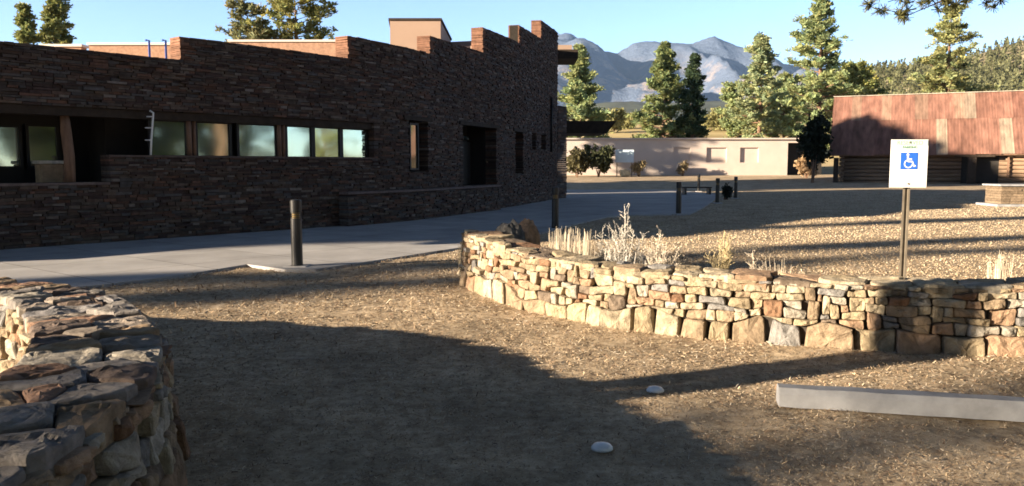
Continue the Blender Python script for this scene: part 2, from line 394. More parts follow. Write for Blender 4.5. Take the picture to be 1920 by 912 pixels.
# mortar core sheet in the middle of the facade
mb = MB(); mb.col = (1, 1, 1)
cuts = sorted(set([0, FP.L]+[a for a, b in steps]+[x for o in openings for x in o[:2]]+list(np.arange(0.7, FP.L, 1.0))))
cuts = [c for c in cuts if 0 <= c <= FP.L]
for a, b in zip(cuts, cuts[1:]):
    c = (a+b)/2; zs = [-0.1, top_z(c)-0.04]; hs = [o for o in openings if o[0] < c < o[1]]
    segs = [(zs[0], zs[1])]
    for o in hs:
        ns = []
        for z0, z1 in segs:
            if o[2] > z0: ns.append((z0, min(z1, o[2])))
            if o[3] < z1: ns.append((max(z0, o[3]), z1))
        segs = [x for x in ns if x[1]-x[0] > 0.02]
    edges = [x for x, _ in steps]+[x for o in openings for x in o[:2]]
    ea = a+0.06 if any(abs(a-x) < 1e-6 for x in edges) else a; eb = b-0.06 if any(abs(b-x) < 1e-6 for x in edges) else b
    for z0, z1 in segs:
        p, q, r, t = FP.at(ea, -0.03), FP.at(eb, -0.03), FP.at(eb, -0.36), FP.at(ea, -0.36)
        mb.hexa([(p.x, p.y, z0), (q.x, q.y, z0), (r.x, r.y, z0), (t.x, t.y, z0), (p.x, p.y, z1), (q.x, q.y, z1), (r.x, r.y, z1), (t.x, t.y, z1)])
pch(mb.build('wall_core', M['mortar']))
# low plinth in front of the doorway and the windows
sA, sB = FP.px(652, 0.34), FP.px(938, 0.34)
mb = MB(); courses(mb, sA, sB, -0.1, lambda s: 0.86, [], 0.34, 0.36, rnd)
for a, b in [(sA+(sB-sA)*i/8, sA+(sB-sA)*(i+1)/8) for i in range(8)]:
    p, q, r, t = FP.at(a, 0.40), FP.at(b, 0.40), FP.at(b, 0.05), FP.at(a, 0.05); mb.col = (0.17, 0.13, 0.12)
    mb.hexa([(p.x, p.y, 0.865), (q.x, q.y, 0.865), (r.x, r.y, 0.865), (t.x, t.y, 0.865), (p.x, p.y, 0.92), (q.x, q.y, 0.92), (r.x, r.y, 0.92), (t.x, t.y, 0.92)])
pch(mb.build('plinth', M['facade']))
# sills and lintels
def strip(mb, a, b, o0, o1, z0, z1, n=1):
    for i in range(n):
        s0, s1 = a+(b-a)*i/n, a+(b-a)*(i+1)/n
        p, q, r, t = FP.at(s0, o0), FP.at(s1, o0), FP.at(s1, o1), FP.at(s0, o1)
        mb.hexa([(p.x, p.y, z0), (q.x, q.y, z0), (r.x, r.y, z0), (t.x, t.y, z0), (p.x, p.y, z1), (q.x, q.y, z1), (r.x, r.y, z1), (t.x, t.y, z1)])
mb = MB(); mb.col = (0.15, 0.115, 0.105); strip(mb, 0, S208-0.02, 0.06, -0.40, 1.225, 1.275, 6)
pch(mb.build('sill', M['facade']))
mb = MB(); mb.col = (0.12, 0.09, 0.08); strip(mb, S208, S704, 0.055, -0.40, 1.79, 1.83, 8)
pch(mb.build('sill', M['facade']))
for (a, b, z0, z1) in [(openings[2]), (openings[3]), (openings[4])]:
    mb = MB(); strip(mb, a-0.30, b+0.22, 0.075, -0.2, z1-0.03, z1+0.09); pch(mb.build('lintel', M['beam']))
mb = MB(); strip(mb, 0, S704, -0.05, -0.45, 2.60, 2.765, 12); pch(mb.build('lintel', M['beam']))
# recesses: back walls, jambs, soffits
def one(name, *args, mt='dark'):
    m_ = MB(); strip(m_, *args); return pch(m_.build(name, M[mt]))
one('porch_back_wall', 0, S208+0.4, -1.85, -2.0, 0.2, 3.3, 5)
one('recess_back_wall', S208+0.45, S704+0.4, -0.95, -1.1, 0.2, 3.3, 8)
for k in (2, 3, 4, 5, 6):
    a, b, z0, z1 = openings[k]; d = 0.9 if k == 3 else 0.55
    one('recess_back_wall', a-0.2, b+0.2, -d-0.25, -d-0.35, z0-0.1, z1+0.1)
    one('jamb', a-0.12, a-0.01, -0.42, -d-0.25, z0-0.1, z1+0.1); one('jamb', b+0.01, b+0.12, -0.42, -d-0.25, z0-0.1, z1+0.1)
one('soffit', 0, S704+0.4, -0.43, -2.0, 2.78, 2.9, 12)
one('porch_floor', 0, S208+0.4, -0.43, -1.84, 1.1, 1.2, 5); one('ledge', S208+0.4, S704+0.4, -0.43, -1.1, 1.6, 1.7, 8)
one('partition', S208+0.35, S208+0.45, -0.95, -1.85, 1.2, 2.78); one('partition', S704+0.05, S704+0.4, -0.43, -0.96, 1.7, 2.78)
# windows ---------------------------------------------------------------------
def window(px0, px1, z0, z1, off, name='window', fw=0.06, frame=True):
    a, b = FP.px(px0, off), FP.px(px1, off)
    p, q = FP.at(a, off), FP.at(b, off); mbf = MB()
    def bx(mb_, s0, s1, za, zb, o0, o1):
        p0, p1, r1, r0 = FP.at(s0, off+o0), FP.at(s1, off+o0), FP.at(s1, off+o1), FP.at(s0, off+o1)
        mb_.hexa([(p0.x, p0.y, za), (p1.x, p1.y, za), (r1.x, r1.y, za), (r0.x, r0.y, za), (p0.x, p0.y, zb), (p1.x, p1.y, zb), (r1.x, r1.y, zb), (r0.x, r0.y, zb)])
    bx(mbf, a-fw, a, z0-fw, z1+fw, 0.03, -0.05); bx(mbf, b, b+fw, z0-fw, z1+fw, 0.03, -0.05)
    bx(mbf, a, b, z1, z1+fw, 0.028, -0.05); bx(mbf, a, b, z0-fw, z0, 0.028, -0.05)
    f = mbf.build(name, M['bronze']); pch(f)
    g = MB(); bx(g, a+0.001, b-0.001, z0+0.001, z1-0.001, -0.01, -0.02)
    go = g.build('pane', M['glass']); go.parent = f
    return f
zt = 2.57
for x0, x1 in [(291, 354), (376, 435), (453, 521), (542, 586), (594, 639), (645, 689)]:
    window(x0, x1, 1.84, zt, -0.2)
mb = MB(); strip(mb, FP.px(286, -0.2), FP.px(694, -0.2), -0.2, -0.26, zt+0.06, 2.75, 8); pch(mb.build('window_header', M['bronze']))
for x0, x1 in [(356, 366), (367, 374)]+[(523, 532), (533, 540)]:
    c = FP.at(FP.px((x0+x1)/2, -0.17), -0.17); m = MB(); r = (x1-x0)/2/FOC*c.y
    m.tube([(c.x, c.y, 1.75), (c.x, c.y, 2.70)], r, 10); pch(m.build('timber_post', M['timber'], smooth=True))
for x0, x1 in [(-60, 46), (64, 114)]:
    c = FP.at(FP.px((x0+x1)/2, -1.5), -1.5)
    window(x0, x1, at(20, 312, c.y)[2], at(20, 238, c.y)[2], -1.5)
one('window_surround', 0, FP.px(120, -1.5), -1.53, -1.57, 2.45, 2.76, 4, mt='bronze'); one('window_surround', 0, FP.px(120, -1.5), -1.53, -1.57, 1.15, 1.56, 4, mt='bronze')
# big log post of the porch and added block, its paler colour imitating a sunlit patch
c = FP.at(FP.px(136, -0.22), -0.22); m = MB()
m.tube([(c.x, c.y, 1.28), (c.x+0.02, c.y, 1.8), (c.x-0.02, c.y, 2.3), (c.x-0.03, c.y, 2.60)], [0.115, 0.10, 0.10, 0.085], 12)
pch(m.build('timber_post', M['timber'], smooth=True))
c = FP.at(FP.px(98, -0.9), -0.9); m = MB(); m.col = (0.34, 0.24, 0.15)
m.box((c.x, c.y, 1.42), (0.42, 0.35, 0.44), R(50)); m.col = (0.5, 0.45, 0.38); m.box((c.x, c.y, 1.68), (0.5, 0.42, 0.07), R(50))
pch(m.build('sunlit_tint_block', M['facade'], bevel=0.015))
window(771, 784, openings[2][2]+0.1, openings[2][3]-0.15, -0.16)
window(967, 977, openings[4][2]+0.1, openings[4][3]-0.1, -0.5)
a, b, z0, z1 = openings[5]; 
window(998, 1003, openings[5][2]+0.05, openings[5][3]-0.05, -0.5); window(1014, 1021, openings[6][2]+0.05, openings[6][3]-0.05, -0.5)
# door: leaf, transom and handle
def fbox(mb, a, b, z0, z1, o0, o1): strip(mb, a, b, o0, o1, z0, z1)
a, b, z0, z1 = openings[3]
dm = MB(); fbox(dm, a+0.08, b-0.35, z0+0.02, z0+1.55, -0.86, -0.92)
door = pch(dm.build('door', M['bronze']))
tm = MB(); fbox(tm, a+0.12, b-0.42, z0+1.62, z1-0.32, -0.86, -0.9)
tp = tm.build('pane', M['glass']); pch(tp); tp.parent = door; tp.matrix_parent_inverse = door.matrix_world.inverted()
hm = MB(); q = FP.at(a+0.25, -0.82); hm.tube([(q.x, q.y, z0+0.7), (q.x, q.y, z0+1.0)], 0.015, 8)
h = hm.build('handle', M['galv']); h.parent = door
# downspout near the corner, cigarette-bin sized white cap near the door
c = FP.at(FP.px(1033, 0.09), 0.09); m = MB()
m.tube([(c.x, c.y, at(1033, 285, c.y)[2]), (c.x, c.y, at(1033, 183, c.y)[2])], 0.055, 8); pch(m.build('downspout', M['bronze'], smooth=True))
# buttress and end returns
m = MB(); courses_depth = 0.42
e0, e1 = FP.p[-1], FP.p[-1]
nrm = FP.n[-1]; dr = Vector((-nrm.y, nrm.x))
m2 = MB()
def stack(mb, A, B, th, z0, z1, rnd, tone=1.0):      # free straight stone wall of small courses, front face left of A->B
    A, B = Vector(A), Vector(B); d = (B-A); L = d.length; d.normalize(); n = Vector((d.y, -d.x)); z = z0
    while z < z1-0.02:
        h = min(rnd.uniform(0.05, 0.105), z1-z); s = 0
        while s < L-0.01:
            l = rnd.uniform(0.15, 0.55); e = s+l if L-(s+l) > 0.12 else L
            p = rnd.uniform(0, 0.04); q0, q1 = A+d*s+n*p, A+d*e+n*p; r0, r1 = A+d*s-n*th, A+d*e-n*th
            k = rnd.uniform(0.75, 1.25)*tone*0.85; c = rnd.choices(PAL, PW)[0]; mb.col = (c[0]*k, c[1]*k, c[2]*k)
            mb.hexa([(q0.x, q0.y, z), (q1.x, q1.y, z), (r1.x, r1.y, z), (r0.x, r0.y, z), (q0.x, q0.y, z+h-0.008), (q1.x, q1.y, z+h-0.008), (r1.x, r1.y, z+h-0.008), (r0.x, r0.y, z+h-0.008)])
            s = e
        z += h
E1 = FP.p[-1]; bz = 1.61+111*38.6/1500
stack(m2, E1+dr*0.05+nrm*0.02, E1+dr*0.9+nrm*0.27, 0.5, -0.1, bz, rnd)
stack(m2, E1+dr*0.02+nrm*0.0, E1-nrm*9+dr*0.02, 0.4, -0.1, steps[-1][1]-0.5, rnd)      # far end wall
E0 = FP.p[0]; n0 = FP.n[0]
stack(m2, E0-n0*12, E0-n0*2.1, 0.4, -0.1, 3.9, rnd)                                      # left end wall, open at the porch
pch(m2.build('end_wall', M['facade']))
# roof slab just under the parapets, rear wing, roof housing
m = MB()
for (a, z), (b, _) in zip(steps, steps[1:]+[(FP.L-0.1, 0)]):
    p, q = FP.at(a+0.02, -0.40), FP.at(b-0.02, -0.40); r, t = FP.at(b-0.02, -8.5), FP.at(a+0.02, -8.5)
    m.hexa([(p.x, p.y, max(z-1.7, 2.93)), (q.x, q.y, max(z-1.7, 2.93)), (r.x, r.y, max(z-1.7, 2.93)), (t.x, t.y, max(z-1.7, 2.93)), (p.x, p.y, z-0.75), (q.x, q.y, z-0.75), (r.x, r.y, z-0.75), (t.x, t.y, z-0.75)])
    # rear wall of each roof step
    r2, t2 = FP.at(b-0.02, -8.9), FP.at(a+0.02, -8.9)
    m.hexa([(t.x, t.y, -0.1), (r.x, r.y, -0.1), (r2.x, r2.y, -0.1), (t2.x, t2.y, -0.1), (t.x, t.y, z-0.6), (r.x, r.y, z-0.6), (r2.x, r2.y, z-0.6), (t2.x, t2.y, z-0.6)])
pch(m.build('roof', M['tan']))
A = at(60, 84, 30.5); B = at(652, 76, 29.5); m = MB(); m.beam((A[0], A[1], 4.2), (B[0], B[1], 4.2), 0.3, 3.9); m.v = [(x, y, z) for x, y, z in m.v]
rear = MB()
d = (Vector((B[0], B[1], 0))-Vector((A[0], A[1], 0))).normalized()
def rbox(mb, px0, px1, py_t, z0, Y, th=0.35):
    a, b = at(px0, py_t, Y), at(px1, py_t, Y); mb.hexa([(a[0], Y, z0), (b[0], Y, z0), (b[0], Y+th, z0), (a[0], Y+th, z0), (a[0], Y, a[2]), (b[0], Y, b[2]), (b[0], Y+th, b[2]), (a[0], Y+th, a[2])]); return a, b
rear.col = (0.36, 0.22, 0.15)
rbox(rear, 78, 152, 88, -0.1, 27.0); rbox(rear, 166, 420, 85, -0.1, 30.0); rbox(rear, 430, 652, 79, -0.1, 31.5)
pch(rear.build('rear_wall', M['facade']))
for px0, px1, py, Y in ((78, 152, 88, 27.0), (166, 420, 85, 30.0), (430, 652, 79, 31.5)):
    capm = MB(); a, b = at(px0, py, Y), at(px1, py, Y); capm.hexa([(a[0]-.05, Y-.06, a[2]), (b[0]+.05, Y-.06, b[2]), (b[0]+.05, Y+.41, b[2]), (a[0]-.05, Y+.41, a[2]),
        (a[0]-.05, Y-.06, a[2]+.08), (b[0]+.05, Y-.06, b[2]+.08), (b[0]+.05, Y+.41, b[2]+.08), (a[0]-.05, Y+.41, a[2]+.08)])
    pch(capm.build('parapet_cap', M['cap']))
a, b, c2 = at(731, 38, 32), at(826, 38, 32), at(845, 44, 37); zt_ = at(780, 39, 32)[2]
m = MB(); pts = [(a[0], 32), (b[0], 32), (c2[0], 37), (a[0]-0.6, 37)]
m.prism(pts, 4.0, zt_); hs = pch(m.build('roof_housing', M['tan'])); tag(hs, 'tan sheet metal housing on the roof')
m = MB(); m.prism([(a[0]-.05, 31.95), (b[0]+.05, 31.95), (c2[0]+.05, 37.05), (a[0]-0.65, 37.05)], zt_+0.003, zt_+0.09); cp_ = m.build('flashing', M['beam']); cp_.parent = hs; cp_.matrix_parent_inverse = hs.matrix_world.inverted()
# canopies at the far end
def canopy(px0, px1, py0, py1, Y, dY, slant=0.0):
    a, b = at(px0, py0, Y), at(px1, py0, Y); z0 = at(px0, py1, Y)[2]; z1 = a[2]; m = MB()
    m.hexa([(a[0], Y, z0), (b[0]-slant, Y, z0), (b[0]-slant, Y+dY, z0), (a[0], Y+dY, z0), (a[0], Y, z1), (b[0], Y, z1), (b[0], Y+dY, z1), (a[0], Y+dY, z1)]); return pch(m.build('canopy', M['beam'])), (a, b, z1)
cn, (a, b, z1) = canopy(1043, 1084, 93, 110, 39.2, 2.5)
m = MB(); m.box(((a[0]+b[0])/2-0.1, 40.2, z1+0.14), (b[0]-a[0]-0.35, 1.2, 0.26)); t_ = m.build('roof_trim', M['tan']); pch(t_)
canopy(1050, 1156, 227, 250, 39.6, 4.0, 0.45)
tube = MB()
for px in (1062, 1147):
    q = at(px, 250, 42.8); tube.tube([(q[0], q[1], 0), (q[0], q[1], at(px, 240, 42.8)[2])], 0.06, 8)
# roof ladder rails (blue) and pale ladder in the porch
lad = MB(); a, b = at(280, 90, 27), at(311, 90, 27); zr = 3.4
for p in (a, b): lad.tube([(p[0], p[1], zr), (p[0], p[1], at(280, 76, 27)[2]), (p[0], p[1]-0.25, at(280, 78, 27)[2])], 0.035, 8)
for k in range(6): lad.tube([(a[0], a[1], zr+0.3*k+0.1), (b[0], b[1], zr+0.3*k+0.1)], 0.02, 6)
lo = lad.build('roof_ladder', M['blue'], smooth=True); tag(lo, 'blue metal ladder rails rising behind the stone parapet', 'ladder')
c = FP.at(FP.px(284, 0.0), 0.0); m = MB()
pz = [at(281, 291, c.y)[2], at(284, 255, c.y)[2], at(288, 222, c.y)[2], at(289, 212, c.y)[2], at(283, 208, c.y)[2]]
px_ = [281, 284, 288, 289, 283]
m.tube([(at(x, 250, c.y)[0], c.y, z) for x, z in zip(px_, pz)], 0.02, 8)
for py in (219, 240, 263):
    x1 = 287 if py < 230 else 284; q0, q1 = at(x1-12, py, c.y), at(x1, py, c.y); m.tube([q0, q1], 0.014, 6)
o = m.build('rung_pole', M['white'], smooth=True); tag(o, 'thin white pole with three short rungs beside the long window band', 'pole')

# ------------------------------------------------------------------ dry-stone garden walls (Voronoi stones)
TAN = [(0.335, 0.27, 0.18), (0.38, 0.32, 0.23), (0.29, 0.22, 0.15), (0.37, 0.335, 0.28), (0.31, 0.21, 0.14), (0.25, 0.24, 0.23), (0.22, 0.13, 0.08), (0.165, 0.13, 0.10)]
TW = [6, 5, 5, 3, 4, 2, 1.5, 1]
SLAB = [(0.24, 0.22, 0.205), (0.30, 0.255, 0.215), (0.27, 0.14, 0.09), (0.20, 0.19, 0.19), (0.34, 0.25, 0.165), (0.17, 0.13, 0.11), (0.34, 0.31, 0.265), (0.32, 0.20, 0.14)]
SW = [4, 4, 2, 3, 3, 2, 2, 2]
def clip(poly, nx, ny, d):                            # keep nx*x+ny*y<=d
    out = []
    for i in range(len(poly)):
        a, b = poly[i], poly[(i+1) % len(poly)]; fa, fb = nx*a[0]+ny*a[1]-d, nx*b[0]+ny*b[1]-d
        if fa <= 0: out.append(a)
        if (fa < 0 < fb) or (fb < 0 < fa):
            t = fa/(fa-fb); out.append((a[0]+(b[0]-a[0])*t, a[1]+(b[1]-a[1])*t))
    return out
def cells(seeds, x0, x1, y0, y1, ky):
    """Voronoi cells of seeds in a rectangle with metric (dx, ky*dy)"""
    S = [(a, b*ky) for a, b in seeds]; out = []
    for i, (a, b) in enumerate(S):
        P = [(x0, y0*ky), (x1, y0*ky), (x1, y1*ky), (x0, y1*ky)]
        nb = sorted(((c-a)**2+(d-b)**2, c, d) for j, (c, d) in enumerate(S) if j != i and abs(c-a) < 1.3 and abs(d-b) < 1.6)[:18]
        for _, c, d in nb:
            nx, ny = c-a, d-b; P = clip(P, nx, ny, (c*c+d*d-a*a-b*b)/2)
            if len(P) < 3: break
        out.append([(p[0], p[1]/ky) for p in P] if len(P) >= 3 else None)
    return out
def area(P): return abs(sum(P[i][0]*P[(i+1) % len(P)][1]-P[(i+1) % len(P)][0]*P[i][1] for i in range(len(P))))/2
def stone(mb, P, fn, thick, gap, bevel, rnd, sub=1, rough=0.012, nfreq=7.0, rings=(0.0, 0.35, 0.7), tilt=0.0, dens=0, quant=False, qs=1.0, corner=False):
    """P polygon in the wall's 2D domain; fn(u, v, off) -> 3D point; a rounded block standing 'thick' proud"""
    n = len(P); cx = sum(p[0] for p in P)/n; cy = sum(p[1] for p in P)/n
    def shrink(Q, d):
        out = []
        for x, y in Q:
            l = math.hypot(x-cx, y-cy); k = max(0.15, 1-d/l) if l > 1e-6 else 1; out.append((cx+(x-cx)*k, cy+(y-cy)*k))
        return out
    Q = []
    for x, y in shrink(P, gap):
        k = (rnd.uniform(0.75, 0.92) if rnd.random() < 0.12 else rnd.uniform(0.97, 1.02)) if not corner else rnd.uniform(0.975, 1.01)
        if corner and abs(x-cx) > 0.8*max(abs(p[0]-cx) for p in P): k *= rnd.choice([1, 0.97, 0.93, 0.86])
        Q.append((cx+(x-cx)*k, cy+(y-cy)*k))
    # densify then corner cut
    for _ in range(sub):
        T = []
        for i in range(len(Q)):
            a, b = Q[i], Q[(i+1) % len(Q)]; r = 0.16
            T += [(a[0]*(1-r)+b[0]*r, a[1]*(1-r)+b[1]*r), (a[0]*r+b[0]*(1-r), a[1]*r+b[1]*(1-r))]
        Q = T
    if dens:
        T = []
        for i in range(len(Q)):
            a, b = Q[i], Q[(i+1) % len(Q)]; k = max(1, int(math.dist(a, b)/dens))
            T += [(a[0]+(b[0]-a[0])*j/k, a[1]+(b[1]-a[1])*j/k) for j in range(k)]
        Q = T
    tx, ty = rnd.uniform(-tilt, tilt), rnd.uniform(-tilt, tilt); sd = rnd.uniform(0, 99)
    R_ = []; levels = [(0.0, -0.08), (0.0, thick-bevel), (bevel*0.45, thick-bevel*0.3)]+[(None, r) for r in rings]
    base0 = []
    for k, (d, o) in enumerate(levels):
        if d is not None: ring = shrink(Q, d); off = o
        else:
            f = o if o > 0 else 0.001; rr = shrink(Q, bevel*1.1); ring = [(x+(cx-x)*f, y+(cy-y)*f) for x, y in rr]; off = thick+0.008*f
        b = len(mb.v)
        for x, y in ring:
            oo = off
            if k > 0:
                oo += (x-cx)*tx+(y-cy)*ty
                nn = rough*1.6*noise.noise((x*nfreq+sd, y*nfreq, sd))+rough*0.8*noise.noise((x*nfreq*3+sd, y*nfreq*3, sd))
                if quant: nn += 0.022*(noise.cell((x*9+sd+2*noise.noise((x*4, y*4, sd)), y*4+sd, 1.5))-0.5)*qs
                oo += nn
            mb.v.append(tuple(fn(x, y, oo)))
        R_.append(b)
    nq = len(Q)
    for r0, r1 in zip(R_, R_[1:]):
        for i in range(nq): mb.face((r0+i, r0+(i+1) % nq, r1+(i+1) % nq, r1+i))
    b = len(mb.v); mb.v.append(tuple(fn(cx, cy, thick+0.01+rough*noise.noise((cx*nfreq+sd, cy*nfreq, sd)))))
    for i in range(nq): mb.face((R_[-1]+i, R_[-1]+(i+1) % nq, b))

def coursed(L, H, rnd, base_h, course, lmin, lmax, seed):
    """irregular coursed rubble: polygons (u, v) filling a strip; tall boulders at the foot, thin slabs above"""
    zs = [-0.08, base_h]
    while zs[-1] < H+0.1: zs.append(zs[-1]+rnd.uniform(*course))
    def line(k, u):
        if k == 0: return zs[0]
        return zs[k]+(0.075 if k == 1 else 0.024)*noise.noise((u*(2.3 if k == 1 else 3.1), k*7.7, seed))*1.6+0.008*noise.noise((u*11, k*3.3, seed))
    rows = []
    for k in range(len(zs)-1):
        cuts = [0.0]
        while cuts[-1] < L:
            h = zs[k+1]-zs[k]; cuts.append(cuts[-1]+(rnd.uniform(0.20, 0.46) if k == 0 else rnd.uniform(lmin, lmax)*(0.7+h*5)))
        rows.append(cuts)
    out = []; blocked = {}
    for k, cuts in enumerate(rows):
        for a, b in zip(cuts, cuts[1:]):
            m_ = (a+b)/2
            segs = [(a, b)]
            for (c, d) in blocked.get(k, []):
                ns = []
                for (x, y) in segs:
                    if d <= x or c >= y: ns.append((x, y)); continue
                    if x < c: ns.append((x, c))
                    if d < y: ns.append((d, y))
                segs = ns
            for (x, y) in segs:
                if y-x < 0.035: continue
                top = k+1
                if k > 0 and k+2 < len(zs) and rnd.random() < 0.20 and y-x < 0.22:
                    top = k+2; blocked.setdefault(k+1, []).append((x, y))
                n = max(2, int((y-x)/0.05)); s0, s1 = rnd.uniform(-0.022, 0.022), rnd.uniform(-0.022, 0.022)
                P = [(x+s0*0+(y-x)*i/n, line(k, x+(y-x)*i/n)) for i in range(n+1)]+[(y+s1-(y-x+s1-s0)*i/n, line(top, y-(y-x)*i/n)) for i in range(n+1)]
                out.append(P)
    return out
def garden_wall(name, front, thick_fn, height_fn, label, seed, rows, top_cell, pal, pw, cap_pal, cap_pw, detail, batter=0.05, coff=0.0):
    """front: list of (x, y), stones face to the RIGHT of travel; wall body to the left"""
    rnd = random.Random(seed); FPt = Path(front); L = FPt.L
    root = empty(name, (FPt.p[len(FPt.p)//2].x, FPt.p[len(FPt.p)//2].y, 0)); tag(root, label, 'wall')
    bpy.context.view_layer.update(); inv = root.matrix_world.inverted()
    face = MB(); cap = MB()
    def side(off_fn, sgn):
        def fn(u, v, off):
            H = height_fn(u/L); q = FPt.at(u, off_fn(u)+sgn*(off+batter*(1-v/H))); return (q.x, q.y, v)
        return fn
    for sgn in (1, -1):
        fn = side((lambda u: 0.0) if sgn > 0 else (lambda u: -thick_fn(u/L)), sgn)
        for P in coursed(L, 0.8, rnd, rows[0], rows[1], rows[2], rows[3], seed+sgn):
            if area(P) < 0.0010: continue
            sdp = (sum(p[0] for p in P)/len(P),)
            H = height_fn(min(1, max(0, sdp[0]/L)))-0.05
            P = clip(P, 0, 1, H)
            if len(P) < 3 or area(P) < 0.001: continue
            k = rnd.uniform(0.82, 1.15); c = rnd.choices(pal, pw)[0]; face.col = tuple(x*k for x in c)
            big = math.sqrt(area(P))
            stone(face, P, fn, rnd.uniform(-0.005, 0.05)+0.015*(big > 0.2), rnd.uniform(0.001, 0.006), min(0.016, big*0.09), rnd, rough=0.018, nfreq=10, tilt=0.16, dens=0, corner=True)
    # ends
    for e, u0 in ((0, 0.0), (1, L)):
        H = height_fn(e); T = thick_fn(e); A = FPt.at(u0, 0); Bv = FPt.at(u0, -T); d = (A-Bv).normalized()
        out = Vector((-d.y, d.x)) if e == 0 else Vector((d.y, -d.x))
        tang = (FPt.p[1]-FPt.p[0]).normalized()*-1 if e == 0 else (FPt.p[-1]-FPt.p[-2]).normalized()
        def fn(u, v, off, Bv=Bv, d=d, tang=tang): q = Bv+d*u+tang*off; return (q.x, q.y, v)
        seeds = [(rnd.uniform(0, T), rnd.uniform(0, H)) for _ in range(int(T*H*38))]
        for P in cells(seeds, 0, T, -0.05, H-0.05, 1.7):
            if P is None or area(P) < 0.001: continue
            k = rnd.uniform(0.8, 1.15); c = rnd.choices(pal, pw)[0]; face.col = tuple(x*k for x in c)
            stone(face, P, fn, rnd.uniform(0, 0.03), 0.008, 0.02, rnd, rough=0.012, tilt=0.1)
    # top slabs
    su, sv, jit = top_cell; seeds = []; W = 1.0
    u = 0.0; row = 0
    while u < L:
        nv = sv if not callable(sv) else sv(rnd)
        for j in range(nv): seeds.append((u+rnd.uniform(-jit, jit)*su, (j+0.5)/nv+rnd.uniform(-0.16, 0.16)))
        u += su*rnd.uniform(0.6, 1.35)
    TT = thick_fn(0.5)
    def tfn(u, v, off):
        f = min(1, max(0, u/L)); T = thick_fn(f)+0.05; ed = 0.02*noise.noise((u*3, v*2, seed)); q = FPt.at(u, 0.02-v*T+ed); return (q.x, q.y, height_fn(f)-0.06+off)
    # scale domain so that v is metric
    seeds2 = [(a, b*TT) for a, b in seeds]
    def tf2(u, v, off): return tfn(u, v/TT, off)
    for P in cells(seeds2, 0, L, 0, TT, 1.0):
        if P is None or area(P) < 0.002: continue
        k = rnd.uniform(0.85, 1.12); c = rnd.choices(cap_pal, cap_pw)[0]; cap.col = tuple(x*k for x in c)
        stone(cap, P, tf2, rnd.uniform(0.03, 0.07)+coff, rnd.uniform(0.002, 0.008), 0.014, rnd, rough=0.006*detail, nfreq=6, tilt=0.045, dens=0.035, quant=True, qs=0.22*detail, rings=(0.0, 0.1, 0.2, 0.3, 0.4, 0.5, 0.6, 0.72, 0.85) if detail > 1 else (0.0, 0.35, 0.7))
    a = face.build('stonework', M['stone']); b = cap.build('cap_stones', M['stone'])
    core = MB(); n = 60
    for i in range(n):
        u0, u1 = 0.04+(L-0.08)*i/n, 0.04+(L-0.08)*(i+1)/n; f = (i+0.5)/n; T = thick_fn(f); H = height_fn(f)-0.055
        p, q, r, t = FPt.at(u0, -0.02), FPt.at(u1, -0.02), FPt.at(u1, -T+0.02), FPt.at(u0, -T+0.02)
        core.hexa([(p.x, p.y, -0.05), (q.x, q.y, -0.05), (r.x, r.y, -0.05), (t.x, t.y, -0.05), (p.x, p.y, H), (q.x, q.y, H), (r.x, r.y, H), (t.x, t.y, H)])
    c = core.build('rubble_core', M['mortar'])
    for o in (a, b, c): o.parent = root; o.matrix_parent_inverse = inv
    return root
# right-hand curved wall: travel from the left tip to the right, so the outside is to the right of travel
RW = smooth([(-0.66, 11.1), (-0.61, 10.73), (-0.41, 10.13), (0.06, 9.08), (0.66, 8.22), (1.27, 7.76), (2.03, 7.32), (3.1, 6.93), (4.3, 6.73), (6.5, 6.62), (9.0, 6.7)], 5)
rows_r = (0.19, (0.045, 0.085), 0.08, 0.26)
garden_wall('curved_stone_wall', RW, lambda f: 0.45, lambda f: float(np.interp(f, [0, 0.08, 0.25, 0.35, 1], [0.74, 0.72, 0.65, 0.62, 0.62])),
            'sunlit tan dry-stone wall curving across the middle behind the parking block', 11, rows_r, (0.34, lambda r: r.choice([1, 2, 2]), 0.25), TAN, TW, TAN, TW, 1.0, batter=0.04, coff=-0.012)
# left-hand near wall: travel from behind the camera forward, so the outer (right) side faces the gravel
LW = smooth([(-1.78, -1.5), (-1.70, 0.5), (-1.62, 1.9), (-1.57, 2.73), (-1.72, 3.74), (-2.21, 4.85), (-3.10, 6.05), (-3.9, 6.58), (-5.0, 6.95), (-7.0, 7.35)], 5)
rows_l = (0.17, (0.06, 0.12), 0.10, 0.30)
garden_wall('near_stone_wall', LW, lambda f: 0.62, lambda f: 0.66, 'near stone wall with wide grey and rusty capstones bending at left', 23, rows_l,
            (0.27, lambda r: r.choice([1, 2, 2, 3]), 0.35), TAN, TW, SLAB, SW, 1.6, batter=0.05)

# gate pillar out of frame whose shadow crosses the gravel
def pillar(x, y, wdt, h):
    root = empty('stone_pillar', (x, y, 0), SUN_H); tag(root, 'square stacked stone gate pillar', 'pillar')
    mb = MB(); rnd = random.Random(5); z = 0
    while z < h-0.1:
        hh = rnd.uniform(0.07, 0.14)
        for sx in (-1, 1):
            for sy in (-1, 1):
                k = rnd.uniform(.8, 1.1); c = rnd.choices(TAN, TW)[0]; mb.col = tuple(v*k for v in c)
                mb.box((sx*wdt/4, sy*wdt/4, z+hh/2), (wdt/2-0.008+rnd.uniform(-.01, .02), wdt/2-0.008+rnd.uniform(-.01, .01), hh-0.008))
        z += hh
    mb.build('shaft', M['stone'], root, bevel=0.008)
    m = MB(); m.col = (0.4, 0.36, 0.3); m.box((0, 0, h-0.02), (wdt+0.06, wdt+0.02, 0.09)); m.build('cap_stone', M['stone'], root, bevel=0.01)
pillar(-5.5, 3.03, 0.50, 3.0)

